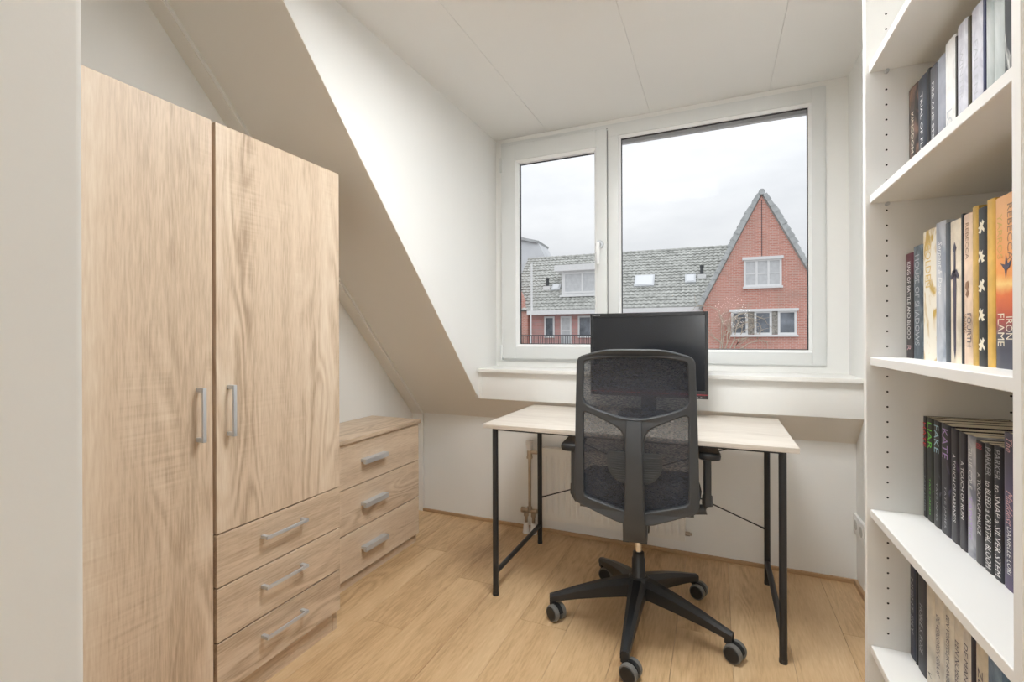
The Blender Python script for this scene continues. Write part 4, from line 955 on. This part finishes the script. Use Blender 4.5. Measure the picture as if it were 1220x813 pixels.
skylight(-5.72, -4.86, 2.02, 2.66); skylight(-3.18, -2.82, 2.14, 2.56); skylight(-10.25, -9.92, 1.98, 2.30)
for u, o in ((-2.44, 2.56), (-10.62, 2.18)):
    p_ = on_roof(u, o)
    MB().tube(p_, p_ + Vector((0, 0, 0.52)), 0.085, seg=10).tube(p_ + Vector((0, 0, 0.50)), p_ + Vector((0, 0, 0.58)), 0.11, seg=10).build('vent_pipe', 'far_dark', rh)
    MB().box(u - 0.20, u + 0.20, o - 0.25, o + 0.05, p_.z - 0.12, p_.z + 0.10).build('vent_collar', 'far_white', rh)
# dormer of the terrace
dm = MB().box(-9.62, -7.3, 1.45, 3.6, 3.32, 4.68).build('dormer', 'far_white', rh)
MB().box(-9.95, -7.0, 1.15, 4.0, 4.66, 4.98).build('dormer_roof', 'far_white', dm)
house_window(dm, -9.50, -7.42, 3.46, 4.58, 2, None, y=1.40, glass='curtain_far')
MB().box(-9.70, -7.2, 1.30, 1.47, 3.26, 3.36).build('dormer_sill', 'far_white', dm)
# facade windows and balcony door
house_window(rh, -10.46, -9.88, 1.04, 2.20, 1, y=0.93)
house_window(rh, -9.55, -8.95, 0.20, 2.20, 1, 0.62, y=0.93, glass='curtain_far')
house_window(rh, -8.60, -7.2, 1.04, 2.20, 2, y=0.93)
for zz in (0.62, 0.98, 1.34, 1.70, 2.06): MB().box(-11.18, -6.5, 0.985, 1.0, zz - 0.012, zz + 0.012).build('cladding_joint', 'far_brick', rh)
rl = thing('balcony_railing', 'thin dark balcony railing in front of the terrace', 'railing', P0, ROT)
MB().box(-12.8, -7.0, 0.22, 0.28, 1.14, 1.19).build('top_rail', 'far_dark', rl); MB().box(-12.8, -7.0, 0.23, 0.27, 0.30, 0.34).build('bottom_rail', 'far_dark', rl)
bar = MB().box(-0.012, 0.012, -0.012, 0.012, 0.30, 1.16).mesh('baluster', 'far_dark')
for i in range(48): link('baluster', bar, rl, (-12.8 + i * 0.123, 0.25, 0))
MB().box(-12.8, -7.0, 0.1, 1.0, 0.14, 0.30).build('balcony_slab', 'far_zinc', rl)

# brick neighbour on the far left with a pale metal roof behind
ln = thing('corner_house', 'pinkish brick house with pale sheet metal roof, far left', 'house', P0, ROT)
MB().prism([(-16, -6.2), (-11.35, -6.2), (-11.35, 2.45), (-11.75, 3.45), (-13.2, 6.2), (-16, 6.2)], lambda a, b: Vector((a, 0.75, b)), lambda a, b: Vector((a, 1.2, b))).build('brick_wall', 'far_brick', ln)
MB().prism([(-18.0, 9.05), (-13.0, 7.7), (-12.3, 6.4), (-12.0, 4.2), (-18.0, 4.2)], lambda a, b: Vector((a, 7.2 + (b - 4.2) * 0.25, b)), lambda a, b: Vector((a, 10.5, b))).build('metal_roof', 'far_zinc', ln)
MB().prism([(-18.0, 9.20), (-12.93, 7.83), (-13.0, 7.67), (-18.0, 9.0)], lambda a, b: Vector((a, 7.9, b)), lambda a, b: Vector((a, 10.6, b))).build('roof_edge', 'verge_tile', ln)
